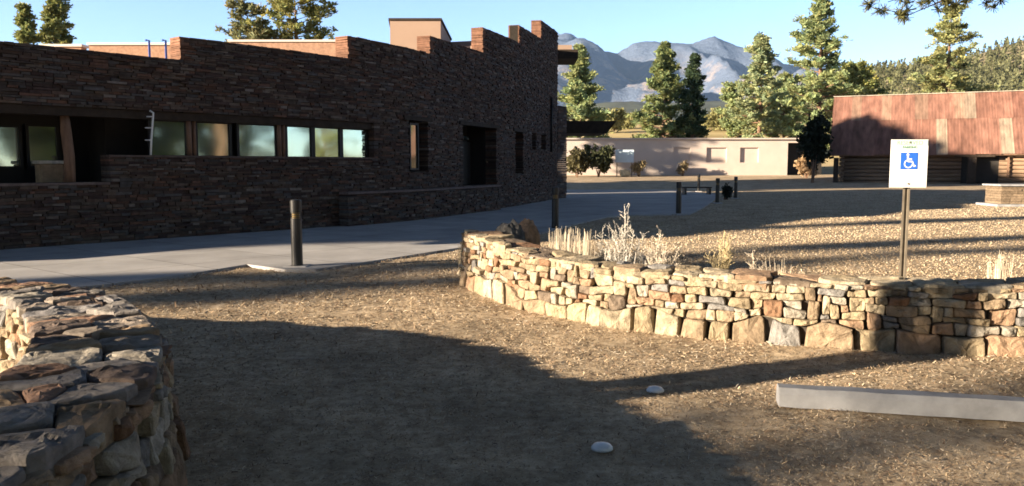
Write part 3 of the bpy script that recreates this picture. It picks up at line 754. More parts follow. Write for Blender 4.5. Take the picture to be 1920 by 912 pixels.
# ------------------------------------------------------------------ litter
def litter(n, seed, smin, smax, rmin, rmax, name, label):
    r = np.random.default_rng(seed)
    ang = np.radians(r.uniform(-36, 36, n)); rad = rmin*(rmax/rmin)**r.random(n)*1.0
    x, y = rad*np.sin(ang), rad*np.cos(ang)
    l = r.uniform(smin, smax, n)*np.clip(rad/5, 0.8, 2.2); wd = l*r.uniform(0.05, 0.12, n)+0.0008*rad/4
    th = r.uniform(0, 2*np.pi, n); el = r.uniform(-0.05, 1.0, n)*np.where(r.random(n) < 0.25, 0.9, 0.15)
    dx, dy, dz = np.cos(th)*np.cos(el), np.sin(th)*np.cos(el), np.sin(el)
    nx, ny = -np.sin(th), np.cos(th)
    z = np.full(n, 0.004)+r.uniform(0, 0.010, n)+np.array([0.02*noise.noise((a*0.9, b*0.9, 0))+0.012*noise.noise((a*5, b*5, 3)) for a, b in zip(x, y)])
    keep = np.array([not inside(a, b, path_poly) for a, b in zip(x, y)])
    P = np.stack([x, y, z], 1); D = np.stack([dx, dy, dz], 1)*l[:, None]; Wv = np.stack([nx, ny, r.uniform(-.6, .6, n)], 1)*wd[:, None]
    pn = np.array([noise.noise((a*1.3, b*1.3, 9))+0.5*noise.noise((a*4, b*4, 2)) for a, b in zip(x, y)])
    keep &= (pn > -0.28) | (r.random(n) < 0.35); pn = pn[keep]
    P, D, Wv = P[keep], D[keep], Wv[keep]; n = len(P)
    V = np.stack([P-Wv, P+Wv, P+D+Wv*0.5, P+D-Wv*0.5], 1).reshape(-1, 3); F = np.arange(n*4).reshape(-1, 4)
    pal = np.array([(0.42, 0.32, 0.21), (0.50, 0.41, 0.29), (0.30, 0.21, 0.14), (0.54, 0.47, 0.37), (0.15, 0.10, 0.07), (0.36, 0.32, 0.27)])
    c = pal[r.choice(6, n, p=[.25, .22, .2, .1, .15, .08])]*r.uniform(0.8, 1.15, (n, 1))*np.clip(1+pn*0.45, 0.6, 1.25)[:, None]
    o = np_mesh(name, V, F, M['litter'], cols=c); tag(o, label, 'ground litter', kind='stuff'); return o
litter(6500, 4, 0.014, 0.042, 2.4, 15, 'bark_chips', 'scattered larger brown bark chips and twigs lying on the gravel')
litter(240000, 1, 0.007, 0.022, 2.4, 15, 'pine_litter', 'dry brown pine needles and bark chips covering the ground')

def dry_grass(n=120000):
    r = np.random.default_rng(9); ang = np.radians(r.uniform(-14, 37, n)); rad = 8.3*(52/8.3)**(r.random(n)**0.8); x, y = rad*np.sin(ang), rad*np.cos(ang)
    RWp = np.array([(p.x, p.y) for p in RW]); wy = np.interp(x, RWp[np.argsort(RWp[:, 0]), 0], RWp[np.argsort(RWp[:, 0]), 1])+0.7
    keep = (y > wy) & np.array([not inside(a, b, path_poly) for a, b in zip(x, y)]) & (x > -1.2); x, y, rad = x[keep], y[keep], rad[keep]; n = len(x)
    h = r.uniform(0.005, 0.018, n)*np.where(r.random(n) < 0.04, 2.2, 1); th = r.uniform(0, np.pi, n); wd = 0.003+0.0006*rad
    lean = r.normal(0, 0.5, (n, 2))*h[:, None]; P = np.stack([x, y, np.zeros(n)], 1); Wv = np.stack([np.cos(th)*wd, np.sin(th)*wd, np.zeros(n)], 1); T = P+np.concatenate([lean, h[:, None]], 1)
    V = np.stack([P-Wv, P+Wv, T+Wv*0.3, T-Wv*0.3], 1).reshape(-1, 3)
    pal = np.array([(0.44, 0.36, 0.25), (0.50, 0.42, 0.31), (0.38, 0.29, 0.19), (0.27, 0.19, 0.13)]); c = pal[r.choice(4, n, p=[.35, .3, .2, .15])]*r.uniform(.8, 1.15, (n, 1))
    tag(np_mesh('dry_grass', V, np.arange(n*4).reshape(-1, 4), M['litter'], cols=np.clip(c, 0, 1)), 'short dry straw grass behind the curved wall', 'grass', kind='stuff')
dry_grass()

# ------------------------------------------------------------------ trees
def pine(name, loc, H, rad, seed, label, group, crown0=0.15, limbs=70, per=16, leaf=0.34, tone=(0.13, 0.155, 0.05), shape='cone', rot=0, gap=0.0, quads=10):
    r = np.random.default_rng(seed)
    root = empty(name, loc, rot); tag(root, label, 'tree', group)
    tr = MB(); tr.col = (1, 1, 1)
    bend = r.uniform(-0.02, 0.02, 2)*H
    def axis(f): return Vector((bend[0]*math.sin(f*3), bend[1]*math.sin(f*2.3), f*H))
    tr.tube([axis(f) for f in np.linspace(0, 0.99, 9)], [H*0.018*(1-f)**0.8+0.02 for f in np.linspace(0, 0.99, 9)], 8)
    cs = []; V = []
    for i in range(limbs):
        f = crown0+(1-crown0)*((i+r.random())/limbs)**0.9
        g = (f-crown0)/(1-crown0)
        if shape == 'cone': pr = (1-g)**0.75*(0.35+0.65*min(1, g/0.12))
        elif shape == 'round': pr = math.sqrt(max(0.02, 1-(2*g-0.9)**2/1.3))
        else: pr = (1-g)**0.55*(0.45+0.55*min(1, g/0.3))
        if r.random() < max(gap, 0.12): continue
        Lb = rad*pr*r.uniform(0.42, 1.25)+0.15
        az = i*2.39996+r.uniform(-.5, .5); rise = r.uniform(-0.15, 0.25)+0.5*g
        p0 = axis(min(.985, f)); d = Vector((math.cos(az), math.sin(az), rise)).normalized()
        p1 = p0+d*Lb*0.6+Vector((0, 0, -0.03*Lb)); p2 = p0+d*Lb+Vector((0, 0, 0.10*Lb))
        rb = H*0.018*(1-f)*0.45+0.015
        tr.tube([p0, p1, p2], [rb, rb*0.6, 0.012], 5, cap=False)
        k = max(3, int(per*(0.35+0.65*Lb/rad)))
        t = r.uniform(0.28, 1.04, k)**0.8
        q = np.array(p0)[None]*(1-t)[:, None]+np.array(p2)[None]*t[:, None]
        q = q+r.normal(0, 1, (k, 3))*np.array([0.12, 0.12, 0.05])*Lb*(0.3+t[:, None]*0.6)
        cs.append(q)
    cs = np.concatenate(cs); nc = len(cs)
    # each clump: fans of narrow quads
    c = np.repeat(cs, quads, axis=0); n = len(c)
    dirv = r.normal(0, 1, (n, 3)); dirv[:, 2] = np.abs(dirv[:, 2])*0.8-0.15; dirv /= np.linalg.norm(dirv, axis=1)[:, None]
    ln = leaf*r.uniform(0.5, 1.2, n); st = c+dirv*leaf*0.15*r.random((n, 1))+r.normal(0, leaf*0.28, (n, 3))
    sd_ = np.cross(dirv, r.normal(0, 1, (n, 3))); sd_ /= np.linalg.norm(sd_, axis=1)[:, None]; sd_ *= (ln*r.uniform(0.12, 0.28, n))[:, None]
    e = st+dirv*ln[:, None]
    V = np.stack([st-sd_*0.5, st+sd_*0.5, e+sd_, e-sd_], 1).reshape(-1, 3); F = np.arange(n*4).reshape(-1, 4)
    ct = r.uniform(0.65, 1.3, nc); col = np.repeat(ct, quads)[:, None]*np.array(tone)[None]*1.6*r.uniform(0.8, 1.2, (n, 1))
    hue = np.repeat(r.uniform(-1, 1, nc), quads)[:, None]; col = np.clip(col*(1+hue*np.array([0.16, 0.02, -0.1])), 0, 1)
    np_mesh('crown', V, F, M['needle'], root, cols=col)
    t = tr.build('trunk', M['bark'], root, smooth=True)
    return root
def pine_px(name, px, top, base, wpx, Y, seed, label, group, **kw):
    b = at(px, base, Y); t = at(px, top, Y); z0 = gz(b[0], Y); H = t[2]-z0
    kw.setdefault('leaf', 0.34*Y/100+0.10); kw.setdefault('quads', 20)
    return pine(name, (b[0], Y, z0-0.05), H, wpx/2/FOC*Y, seed, label, group, **kw)
G = 'pines behind the beige wall'
sunny = (0.17, 0.20, 0.095)
pine_px('pine_tree', 1085, 88, 300, 128, 108, 1, 'broad pine just past the end of the stone building, beside the dark canopy', G, limbs=95, per=24, tone=sunny, crown0=0.05)
pine_px('pine_tree', 1244, 84, 300, 105, 118, 2, 'tall green conifer touching the smaller dark conifer behind the beige wall', G, limbs=90, per=22, tone=(0.125, 0.15, 0.065), crown0=0.04)
pine_px('pine_tree', 1299, 106, 300, 72, 116, 3, 'smaller dark conifer on the right of the tall green one behind the beige wall', G, limbs=75, per=18, tone=(0.035, 0.055, 0.03), crown0=0.04)
pine_px('pine_tree', 1420, 68, 300, 110, 130, 4, 'pale green pine with a narrow top in front of the mountain right slope', G, limbs=80, per=22, tone=(0.195, 0.22, 0.12), crown0=0.05, shape='mid')
pine_px('pine_tree', 1530, -12, 300, 150, 120, 5, 'tallest green pine reaching the top of the picture beside the barn', G, limbs=105, per=26, tone=sunny, crown0=0.05, shape='mid', gap=0.1)
pine_px('pine_tree', 1768, 15, 300, 150, 112, 6, 'loose pine rising behind the middle of the rusty roof', G, limbs=85, per=20, tone=(0.17, 0.18, 0.08), crown0=0.1, shape='mid', gap=0.15)
pine_px('pine_tree', 1380, 165, 300, 70, 145, 7, 'low bushy pine left of the pale narrow-topped pine', G, limbs=55, per=16, tone=sunny, crown0=0.03, shape='round')
pine_px('pine_tree', 1468, 150, 300, 80, 150, 8, 'bushy pine between the narrow-topped pine and the tallest pine', G, limbs=55, per=18, tone=sunny, crown0=0.03, shape='round')
pine_px('pine_tree', 1600, 128, 300, 90, 140, 9, 'rounded pine just above the left end of the rusty roof', G, limbs=50, per=16, tone=(0.15, 0.16, 0.055), crown0=0.03, shape='round')
G2 = 'pines behind the stone building'
pine_px('pine_tree', 55, 12, 200, 62, 80, 10, 'small leftmost pine top above the stone parapet', G2, limbs=60, per=18, tone=(0.14, 0.15, 0.055), crown0=0.4, shape='mid')
pine_px('pine_tree', 118, -16, 200, 84, 83, 11, 'second pine from the left above the stone parapet', G2, limbs=70, per=20, tone=(0.14, 0.15, 0.055), crown0=0.4, shape='mid')
pine_px('pine_tree', 470, 12, 260, 90, 72, 12, 'thin see-through pine left of the round-topped pine behind the parapet', G2, limbs=55, per=9, tone=(0.14, 0.14, 0.07), crown0=0.55, shape='round')
pine_px('pine_tree', 556, -22, 260, 160, 74, 13, 'wide open pine rising behind the middle parapet', G2, limbs=70, per=18, tone=(0.17, 0.17, 0.06), crown0=0.5, shape='round')
# trees out of frame: shade on the ground, reflections in the glass, the branch at the top right
G3 = 'pines around the parking area'
pine('pine_tree', (-47.7, -17.7, 0), 18.5, 4.6, 21, 'pine at the left behind the photographer', G3, crown0=0.25, limbs=70, per=16, leaf=0.4, gap=0.2)
pine('pine_tree', (-59.6, -11.3, 0), 19, 1.0, 22, 'slender pine at the far left', G3, crown0=0.35, limbs=60, per=14, leaf=0.35, gap=0.15)
pine('pine_tree', (-60, -6.5, 0), 20, 1.3, 24, 'narrow pine at the far left beside the slender one', G3, crown0=0.45, limbs=60, per=14, leaf=0.35, gap=0.15)
pine('pine_tree', (-65.8, -15.9, 0), 20, 0.9, 23, 'slimmest pine at the far left', G3, crown0=0.5, limbs=50, per=12, leaf=0.35, gap=0.2)
for i, (x, y, h) in enumerate([(52, -4, 15), (60, 8, 18), (66, -14, 17), (58, 20, 12), (75, 2, 20), (48, 6, 13), (46, -12, 14), (50, 14, 15), (54, 27, 15), (62, 34, 17), (44, -3, 12)]):  # unseen pines added for window reflections and to block low sky light
    pine('pine_tree', (x, y, 0), h, 4.2, 30+i, ['first', 'second', 'third', 'fourth', 'fifth', 'sixth', 'seventh', 'eighth', 'ninth', 'tenth', 'eleventh'][i]+' unseen pine added beyond the right edge for reflections and darker shade', G3, crown0=0.08, limbs=60, per=18, leaf=0.55, tone=(0.18, 0.19, 0.07), shape='mid')

for i, (p, h, rr_) in enumerate([(57.8, 20.6, 5.0), (54.2, 20.6, 4.6), (51.6, 19.9, 4.2), (49.0, 19.2, 4.0), (46.7, 18.3, 3.6), (44.6, 17.5, 3.0)]):
    t = -70-i*0.8; q = (30+0.924*t-0.383*(p-53.9), 71+0.383*t+0.924*(p-53.9))
    pine('pine_tree', (q[0], q[1], 0), h, rr_, 50+i, ['tallest', 'second tallest', 'third tallest', 'fourth tallest', 'fifth tallest', 'shortest'][i]+' of the pines far left whose shadow falls on the barn', G3, crown0=0.2, limbs=110, per=34, leaf=0.8, shape='mid')
src = None  # unseen row of pines added to block the bright sky near the sun
for i in range(13):
    x, y = -78-5*math.sin(i*2.1), -46+i*5.2; lab = 'unseen low dense pine added beyond the left edge to block low sky light'
    if src is None: src = pine('pine_tree', (x, y, 0), 10.5, 3.6, 91, lab, 'unseen pines added at the left to block low sky light', crown0=0.04, limbs=60, per=18, leaf=0.8, shape='round'); o = src
    else: o = copy_tree(src); o.location = (x, y, 0)
    o.rotation_euler = (0, 0, i*2.3); k = 0.8+0.2*((i*29 % 7)/7); o.scale = (k, k, k)
src = None  # unseen ring of pines added to cut ambient light on shaded faces
for i, (x, y) in enumerate([(-21, -17), (-14, -15), (-7, -14.5), (0, -14), (7, -13), (13, -10), (18, -6), (22, -1), (27, 4), (30, -9), (10, -20), (-3, -22), (34, 6)]):
    lab = 'unseen dense pine added behind the photographer to cut ambient light'
    if src is None: src = pine('pine_tree', (x, y, 0), 15, 3.8, 90, lab, 'unseen pines added behind the photographer to cut ambient light', crown0=0.08, limbs=80, per=24, leaf=0.7, shape='mid'); o = src
    else: o = copy_tree(src); o.location = (x, y, 0)
    o.rotation_euler = (0, 0, i*1.7); k = 0.85+0.3*((i*37 % 11)/11); o.scale = (k, k, k)

# over-hanging limb: belongs to a pine just right of the frame
def overhang():
    root = empty('pine_tree', (11.4, 15.0, 0)); tag(root, 'pine just out of frame whose needled twigs hang at the top right edge', 'tree')
    tr = MB(); tr.tube([(0, 0, 0), (0.05, 0, 3), (0, 0.1, 7), (0, 0, 11)], [0.26, 0.22, 0.16, 0.05], 12)
    r = np.random.default_rng(77); cs = []
    o = Vector((11.4, 15.0, 0))
    for px, py, Y in [(1665, 4, 13.5), (1710, -12, 13.8), (1770, 2, 14), (1640, -20, 13.2), (1700, 30, 13.6), (1875, -4, 14.4), (1830, -18, 14.2), (1790, 10, 14.1)]:
        e = Vector(at(px, py, Y))-o; s_ = Vector((0, 0, 5.6)); mid = (s_+e)/2+Vector((0, 0, 0.25))
        tr.tube([s_, mid, e], [0.06, 0.03, 0.006], 6, cap=False)
        for _ in range(6): cs.append(np.array(e)+r.normal(0, 1, 3)*np.array([0.17, 0.17, 0.06]))
    cs = np.array(cs); q = 46; c = np.repeat(cs, q, axis=0); n = len(c); d = r.normal(0, 1, (n, 3)); d /= np.linalg.norm(d, axis=1)[:, None]
    ln = r.uniform(0.07, 0.16, n)[:, None]; sd = np.cross(d, r.normal(0, 1, (n, 3))); sd /= np.linalg.norm(sd, axis=1)[:, None]; sd *= 0.006
    V = np.stack([c-sd, c+sd, c+d*ln+sd, c+d*ln-sd], 1).reshape(-1, 3)
    np_mesh('crown', V, np.arange(n*4).reshape(-1, 4), M['needle'], root, cols=np.tile(np.array([0.13, 0.13, 0.05]), (n, 1))*r.uniform(.6, 1.3, (n, 1)))
    tr.build('trunk', M['bark'], root, smooth=True)
overhang()
def bush(name, px, y_top, y_base, wpx, Y, seed, label, tone, cat='shrub', leaf=0.14, n=260, group=None, quads=9, z0=None, trunk=False, squash=1.0):
    r = np.random.default_rng(seed); b = at(px, y_base, Y); t = at(px, y_top, Y); zb = gz(b[0], Y) if z0 is None else z0
    H = t[2]-zb; Rd = wpx/2/FOC*Y; root = empty(name, (b[0], Y, zb)); tag(root, label, cat, group)
    # lobes
    k = 9; lob = np.stack([r.uniform(-.6, .6, k)*Rd, r.uniform(-.6, .6, k)*Rd, r.uniform(0.35 if not trunk else 0.5, 0.8, k)*H], 1); lr = r.uniform(0.22, 0.42, k)
    i = r.choice(k, n); d = r.normal(0, 1, (n, 3)); d /= np.linalg.norm(d, axis=1)[:, None]
    cs = lob[i]+d*(lr[i]*r.uniform(0.5, 1.1, n))[:, None]*np.array([Rd*1.2, Rd*1.2, H*0.75]); cs[:, 2] = np.clip(cs[:, 2], 0.04, H)
    c = np.repeat(cs, quads, axis=0); m_ = len(c); dv = r.normal(0, 1, (m_, 3)); dv /= np.linalg.norm(dv, axis=1)[:, None]
    st = c+r.normal(0, leaf*0.5, (m_, 3)); ln = leaf*r.uniform(.5, 1.2, m_)[:, None]; sd = np.cross(dv, r.normal(0, 1, (m_, 3))); sd /= np.linalg.norm(sd, axis=1)[:, None]; sd *= ln*0.28
    e = st+dv*ln; V = np.stack([st-sd, st+sd, e+sd, e-sd], 1).reshape(-1, 3)
    col = np.repeat(r.uniform(.65, 1.35, n), quads)[:, None]*np.array(tone)[None]
    np_mesh('foliage' if not trunk else 'crown', V, np.arange(m_*4).reshape(-1, 4), M['needle'], root, cols=np.clip(col, 0, 1))
    tr = MB()
    for j in range(k): tr.tube([(0.02*j-0.08, 0, 0), tuple(lob[j]*np.array([.5, .5, .6])), tuple(lob[j])], [0.04+0.03*trunk, 0.03, 0.01], 5, cap=False)
    tr.build('stems' if not trunk else 'trunk', M['bark'], root, smooth=True); return root

# ------------------------------------------------------------------ beige low building
YB = 88.0
def beige():
    z0 = gz(0, YB)-0.1; a = at(1020, 262, YB+2); b = at(1478, 262, YB); zt = at(1300, 262, YB)[2]
    root = empty('beige_building', ((a[0]+b[0])/2, YB, gz(0, YB))); tag(root, 'long low beige stucco building with three shallow niches and flat roof', 'building')
    bpy.context.view_layer.update(); inv = root.matrix_world.inverted()
    def add(m, n, mt, par=root, **k):
        o = m.build(n, mt, **k); o.parent = par; o.matrix_parent_inverse = (par.matrix_world if par is root else root.matrix_world).inverted() if par is root else inv; return o
    niches = []
    for x0, x1 in ((1263, 1294), (1325, 1362), (1388, 1422)):
        p, q = at(x0, 277, YB), at(x1, 305, YB); niches.append((p[0], q[0], q[2], p[2]))
    xs = sorted([a[0], b[0]]+[v for n in niches for v in n[:2]]); m = MB()
    for x0, x1 in zip(xs, xs[1:]):
        c = (x0+x1)/2; nn = [n for n in niches if n[0] < c < n[1]]
        sg = [(z0, zt)] if not nn else [(z0, nn[0][2]), (nn[0][3], zt)]
        for s0, s1 in sg: m.hexa([(x0, YB, s0), (x1, YB, s0), (x1, YB+.6, s0), (x0, YB+.6, s0), (x0, YB, s1), (x1, YB, s1), (x1, YB+.6, s1), (x0, YB+.6, s1)])
        for n in nn: m.hexa([(x0, YB+.24, n[2]), (x1, YB+.24, n[2]), (x1, YB+.6, n[2]), (x0, YB+.6, n[2]), (x0, YB+.24, n[3]), (x1, YB+.24, n[3]), (x1, YB+.6, n[3]), (x0, YB+.6, n[3])])
    m.hexa([(a[0], YB+.6, z0), (a[0]+.4, YB+.6, z0), (a[0]+.4, YB+9, z0), (a[0], YB+9, z0), (a[0], YB+.6, zt), (a[0]+.4, YB+.6, zt), (a[0]+.4, YB+9, zt), (a[0], YB+9, zt)])
    m.hexa([(b[0]-.4, YB+.6, z0), (b[0], YB+.6, z0), (b[0], YB+9, z0), (b[0]-.4, YB+9, z0), (b[0]-.4, YB+.6, zt), (b[0], YB+.6, zt), (b[0], YB+9, zt), (b[0]-.4, YB+9, zt)])
    add(m, 'wall', M['stucco'])
    e = at(1503, 262, YB)[0]
    m = MB(); m.box(((a[0]+e)/2, YB+4.4, zt+0.09), (e-a[0]+.3, 9.4, 0.16)); add(m, 'roof', M['stucco'])
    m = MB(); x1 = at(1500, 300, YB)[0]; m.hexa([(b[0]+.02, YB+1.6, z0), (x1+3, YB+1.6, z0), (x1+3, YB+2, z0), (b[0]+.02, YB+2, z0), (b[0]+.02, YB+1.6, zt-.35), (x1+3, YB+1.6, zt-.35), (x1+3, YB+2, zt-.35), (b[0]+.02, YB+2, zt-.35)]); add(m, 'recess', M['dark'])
    m = MB(); m.box(((b[0]+e)/2, YB+.8, zt-0.18), (e-b[0], 1.6, 0.34)); add(m, 'fascia', M['stucco'])
beige()
# pale panel van-like box and rock by the beige wall
def panel():
    Yp = 84.5; a, b = at(1154, 281, Yp), at(1188, 305, Yp); root = empty('notice_board', ((a[0]+b[0])/2, Yp, gz(0, Yp))); tag(root, 'pale blue rectangular board standing before the beige wall', 'board')
    zz = gz(0, Yp); w_ = b[0]-a[0]; m = MB(); m.box((0, 0, (a[2]+b[2])/2-zz), (w_, 0.12, a[2]-b[2])); m.build('panel', mat('pale_blue_paint', (0.50, 0.62, 0.70), 0.5, 0.12, 1.5, 0), root)
    for s in (-1, 1):
        m = MB(); m.box((s*w_*0.4, 0.12, (b[2]-zz+0.2)/2), (0.1, 0.1, b[2]-zz+0.2)); m.build('leg', M['galv'], root)
panel()
def rock(px, py_t, py_b, wpx, Y, seed, label, col, zb=None, name='rock', group=None, sy=0.8):
    import bmesh
    b = at(px, py_b, Y); t = at(px, py_t, Y); zb = gz(b[0], Y) if zb is None else zb; H = (t[2]-zb)*1.0; Wd = wpx/FOC*Y
    bm = bmesh.new(); bmesh.ops.create_icosphere(bm, subdivisions=4, radius=1)
    for v in bm.verts:
        d = v.co.normalized(); n = 0.14*noise.noise(d*1.3+Vector((seed, 0, 0)))+0.12*noise.noise(d*3.5+Vector((seed, 3, 0)))+0.04*noise.noise(d*9+Vector((seed, 3, 0)))
        k = 1+n; v.co = Vector((d.x*k*Wd/2, d.y*k*Wd/2*sy, max(-0.1, math.copysign(abs(d.z)**0.6, d.z)*k*0.5+0.5)*H))
    me = bpy.data.meshes.new(name); bm.to_mesh(me); bm.free(); me.materials.append(M['stone'])
    ca = me.color_attributes.new('col', 'FLOAT_COLOR', 'CORNER'); ca.data.foreach_set('color', list(col+(1.0,))*len(me.loops))
    o = bpy.data.objects.new(name, me); C.objects.link(o); o.location = (b[0], Y, zb); tag(o, label, 'rock', group); return o
rock(1172, 318, 330, 20, 84, 3, 'small pale yellow rock at the foot of the beige wall', (0.55, 0.48, 0.32))
rock(955, 417, 440, 62, 11.0, 5, 'dark grey boulder behind the left tip of the curved wall', (0.13, 0.125, 0.12))
rock(988, 414, 440, 46, 11.5, 8, 'orange-brown boulder behind the left tip of the curved wall', (0.40, 0.25, 0.15), sy=1.0)
bush('shrub', 1082, 282, 330, 46, 82, 41, 'dark shrub touching the end of the stone building', (0.10, 0.09, 0.045), leaf=0.3, group='shrubs before the beige wall')
bush('shrub', 1122, 276, 330, 60, 83, 42, 'broad dark green shrub at the left end of the beige wall', (0.07, 0.08, 0.04), leaf=0.3, n=340, group='shrubs before the beige wall')
bush('shrub', 1198, 303, 329, 26, 84, 43, 'small dry shrub right of the pale board', (0.32, 0.26, 0.15), leaf=0.2, n=90, group='shrubs before the beige wall')
bush('shrub', 1280, 304, 329, 22, 86, 44, 'small dry shrub under the leftmost niche', (0.30, 0.24, 0.14), leaf=0.2, n=80, group='shrubs before the beige wall')
bush('juniper_tree', 1524, 212, 330, 68, 69, 45, 'dark round juniper at the left end of the barn', (0.02, 0.028, 0.018), cat='tree', leaf=0.34, n=520, trunk=True)
bush('shrub', 1512, 282, 328, 34, 80, 46, 'pinkish dry bush behind the dark juniper', (0.42, 0.30, 0.18), leaf=0.25, n=150, group='shrubs before the beige wall')
for i, (px, yt, w_, Y) in enumerate([(1150, 205, 26, 175), (1172, 216, 22, 190), (1335, 205, 30, 180), (1360, 212, 34, 185), (1400, 214, 40, 180), (1440, 218, 34, 175), (1560, 205, 60, 160)]):
    bush('meadow_bush', px, yt, 255, w_*1.6, Y, 60+i, ['yellow-green bush on the meadow near the canopy tip', 'low yellow-green bush left of the tall conifer', 'pale bush right of the dark conifer',
         'round pale bush on the meadow crest', 'wide pale bush under the narrow-topped pine', 'pale bush left of the tallest pine', 'wide bush under the tallest pine'][i], (0.26, 0.25, 0.11), leaf=0.6, n=200, group='bushes on the meadow')

# ------------------------------------------------------------------ barn
def barn():
    P0 = Vector((27.9, 70.0)); d = Vector((13.2, -6.0)).normalized(); nb = Vector((-d.y, d.x)); zg = 0.0
    ang = math.atan2(d.y, d.x); root = empty('log_barn', (P0.x, P0.y, 0), ang); tag(root, 'old log barn with a large rusty corrugated metal roof', 'barn')
    Ln, Dp = 24.0, 5.6; ze, zr = 2.62, 7.85
    r = random.Random(4)
    # roof: sheets, two rows, corrugated, each panel its own tone (local coordinates)
    RP = [(0.19, 0.095, 0.07), (0.215, 0.11, 0.082), (0.165, 0.08, 0.06), (0.24, 0.15, 0.11), (0.24, 0.185, 0.14), (0.20, 0.10, 0.075)]; RWt = [6, 4, 4, 2, 1.4, 5]
    m = MB(); up = Vector((0, 5.0, zr-ze)); N_ = Vector((0, -up.z, up.y)).normalized()
    for row, (f0, f1, lift) in enumerate(((-0.02, 0.60, 0.0), (0.56, 1.0, 0.035))):
        x = -0.3
        while x < Ln:
            wd = r.uniform(0.74, 1.05); k = r.uniform(.85, 1.15); c = r.choices(RP, RWt)[0]; m.col = tuple(v*k for v in c); nc = 16
            fe0 = f0+r.uniform(-0.01, 0.01); base = len(m.v)
            for j in range(nc+1):
                xx = x+wd*j/nc; o = 0.005*math.cos(2*math.pi*j*4/nc)+lift+0.01*(row == 0 and j == nc)+r.uniform(-.002, .002)
                for f in (fe0, (fe0+f1)/2, f1):
                    p = Vector((xx, -0.15, ze))+up*f+N_*o; m.v.append(tuple(p))
            for j in range(nc):
                for q in range(2): a = base+j*3+q; m.face((a, a+3, a+4, a+1))
            x += wd
    # back slope
    m.col = RP[0]; m.poly([(-0.3, 4.85, zr-0.01), (Ln, 4.85, zr-0.01), (Ln, 10, ze), (-0.3, 10, ze)])
    rf = m.build('roof', M['rust'], root)
    m = MB(); m.col = (0.42, 0.38, 0.32); m.beam((-0.35, 4.86, zr+0.07), (Ln, 4.86, zr+0.07), 0.35, 0.05); m.build('ridge_cap', M['rust'], rf)
    # eave board / rafters
    m = MB(); m.beam((-0.2, 0.0, ze-0.08), (Ln, 0.0, ze-0.08), 0.12, 0.18); m.build('eave_beam', M['timber'], root)
    # log walls
    m = MB(); rr = random.Random(9)
    for k in range(8):
        z = 0.15+k*0.33
        m.tube([(0.5, 0.95, z), (9.9, 0.95+rr.uniform(-.03, .03), z+rr.uniform(-.03, .03))], 0.155, 10)
        m.tube([(12.6, 0.95, z), (Ln, 0.95, z)], 0.155, 10)
        m.tube([(0.8, 0.6, z+0.16), (0.8, 9.2, z+0.16)], 0.15, 10)
    m.build('log_wall', M['log'], root, smooth=True)
    m = MB(); m.hexa([(0.8, 1.02, 0), (Ln, 1.02, 0), (Ln, 1.1, 0), (0.8, 1.1, 0), (0.8, 1.02, 2.7), (Ln, 1.02, 2.7), (Ln, 1.1, 2.7), (0.8, 1.1, 2.7)]); m.build('inner_wall', M['dark'], root)
    m = MB(); m.poly([(0.7, 0.9, 2.6), (0.7, 8.9, 2.6), (0.7, 4.85, 7.3)]); m.build('gable', M['log'], root)
    for x in (0.3, 10.6):
        m = MB(); m.box((x, 0.05, 1.15), (0.62 if x > 5 else 0.4, 0.5, 2.3)); m.build('post', M['beam'], root, bevel=0.03)
    m = MB(); m.beam((9.3, 0.06, 2.42), (12.2, 0.06, 2.42), 0.3, 0.2); m.build('bracket', M['beam'], root)
    m = MB(); m.box((13.2, 0.55, 1.6), (0.12, 0.12, 1.9)); m.build('brace', M['timber'], root)
barn()

# ------------------------------------------------------------------ hills and mountains
def sheet(name, prof, Yr, Yf, zf_, mt, seed, amp, nx=260, ny=60, label=None, freq=1.0, back=0.3):
    xs = np.linspace(prof[0][0], prof[-1][0], nx); V = []; F = []
    px = [p[0] for p in prof]; py = [p[1] for p in prof]
    for j in range(ny+1):
        v = j/ny*(1+back)
        for x in xs:
            if v <= 1:
                Y = Yf+(Yr-Yf)*v
            else: Y = Yr+(Yr-Yf)*(v-1)
            xr = (x-960)/FOC*Yr; X = xr
            zr = at(x, float(np.interp(x, px, py)), Yr)[2]
            h = v**1.25 if v <= 1 else 1-(v-1)/back
            n = noise.fractal((X/Yr*9*freq, Y/Yr*9*freq, seed), 1.0, 2.1, 6); rg = 1-abs(noise.noise((X/Yr*14*freq, Y/Yr*5*freq, seed+4)))*2
            z = zf_+(zr-zf_)*h+amp*(zr-zf_)*(n*0.5+rg*0.5)*max(0, math.sin(math.pi*min(1, v)))+ (zr-zf_)*0.012*noise.noise((x*0.12, seed, 0))*(v > .9)
            V.append((X, Y, z))
    for j in range(ny):
        for i in range(nx-1): a = j*nx+i; F.append((a, a+1, a+nx+1, a+nx))
    me = bpy.data.meshes.new(name); me.from_pydata(V, [], F); me.materials.append(mt); me.polygons.foreach_set('use_smooth', [True]*len(F)); me.update()
    o = bpy.data.objects.new(name, me); C.objects.link(o); tag(o, kind='structure'); return o
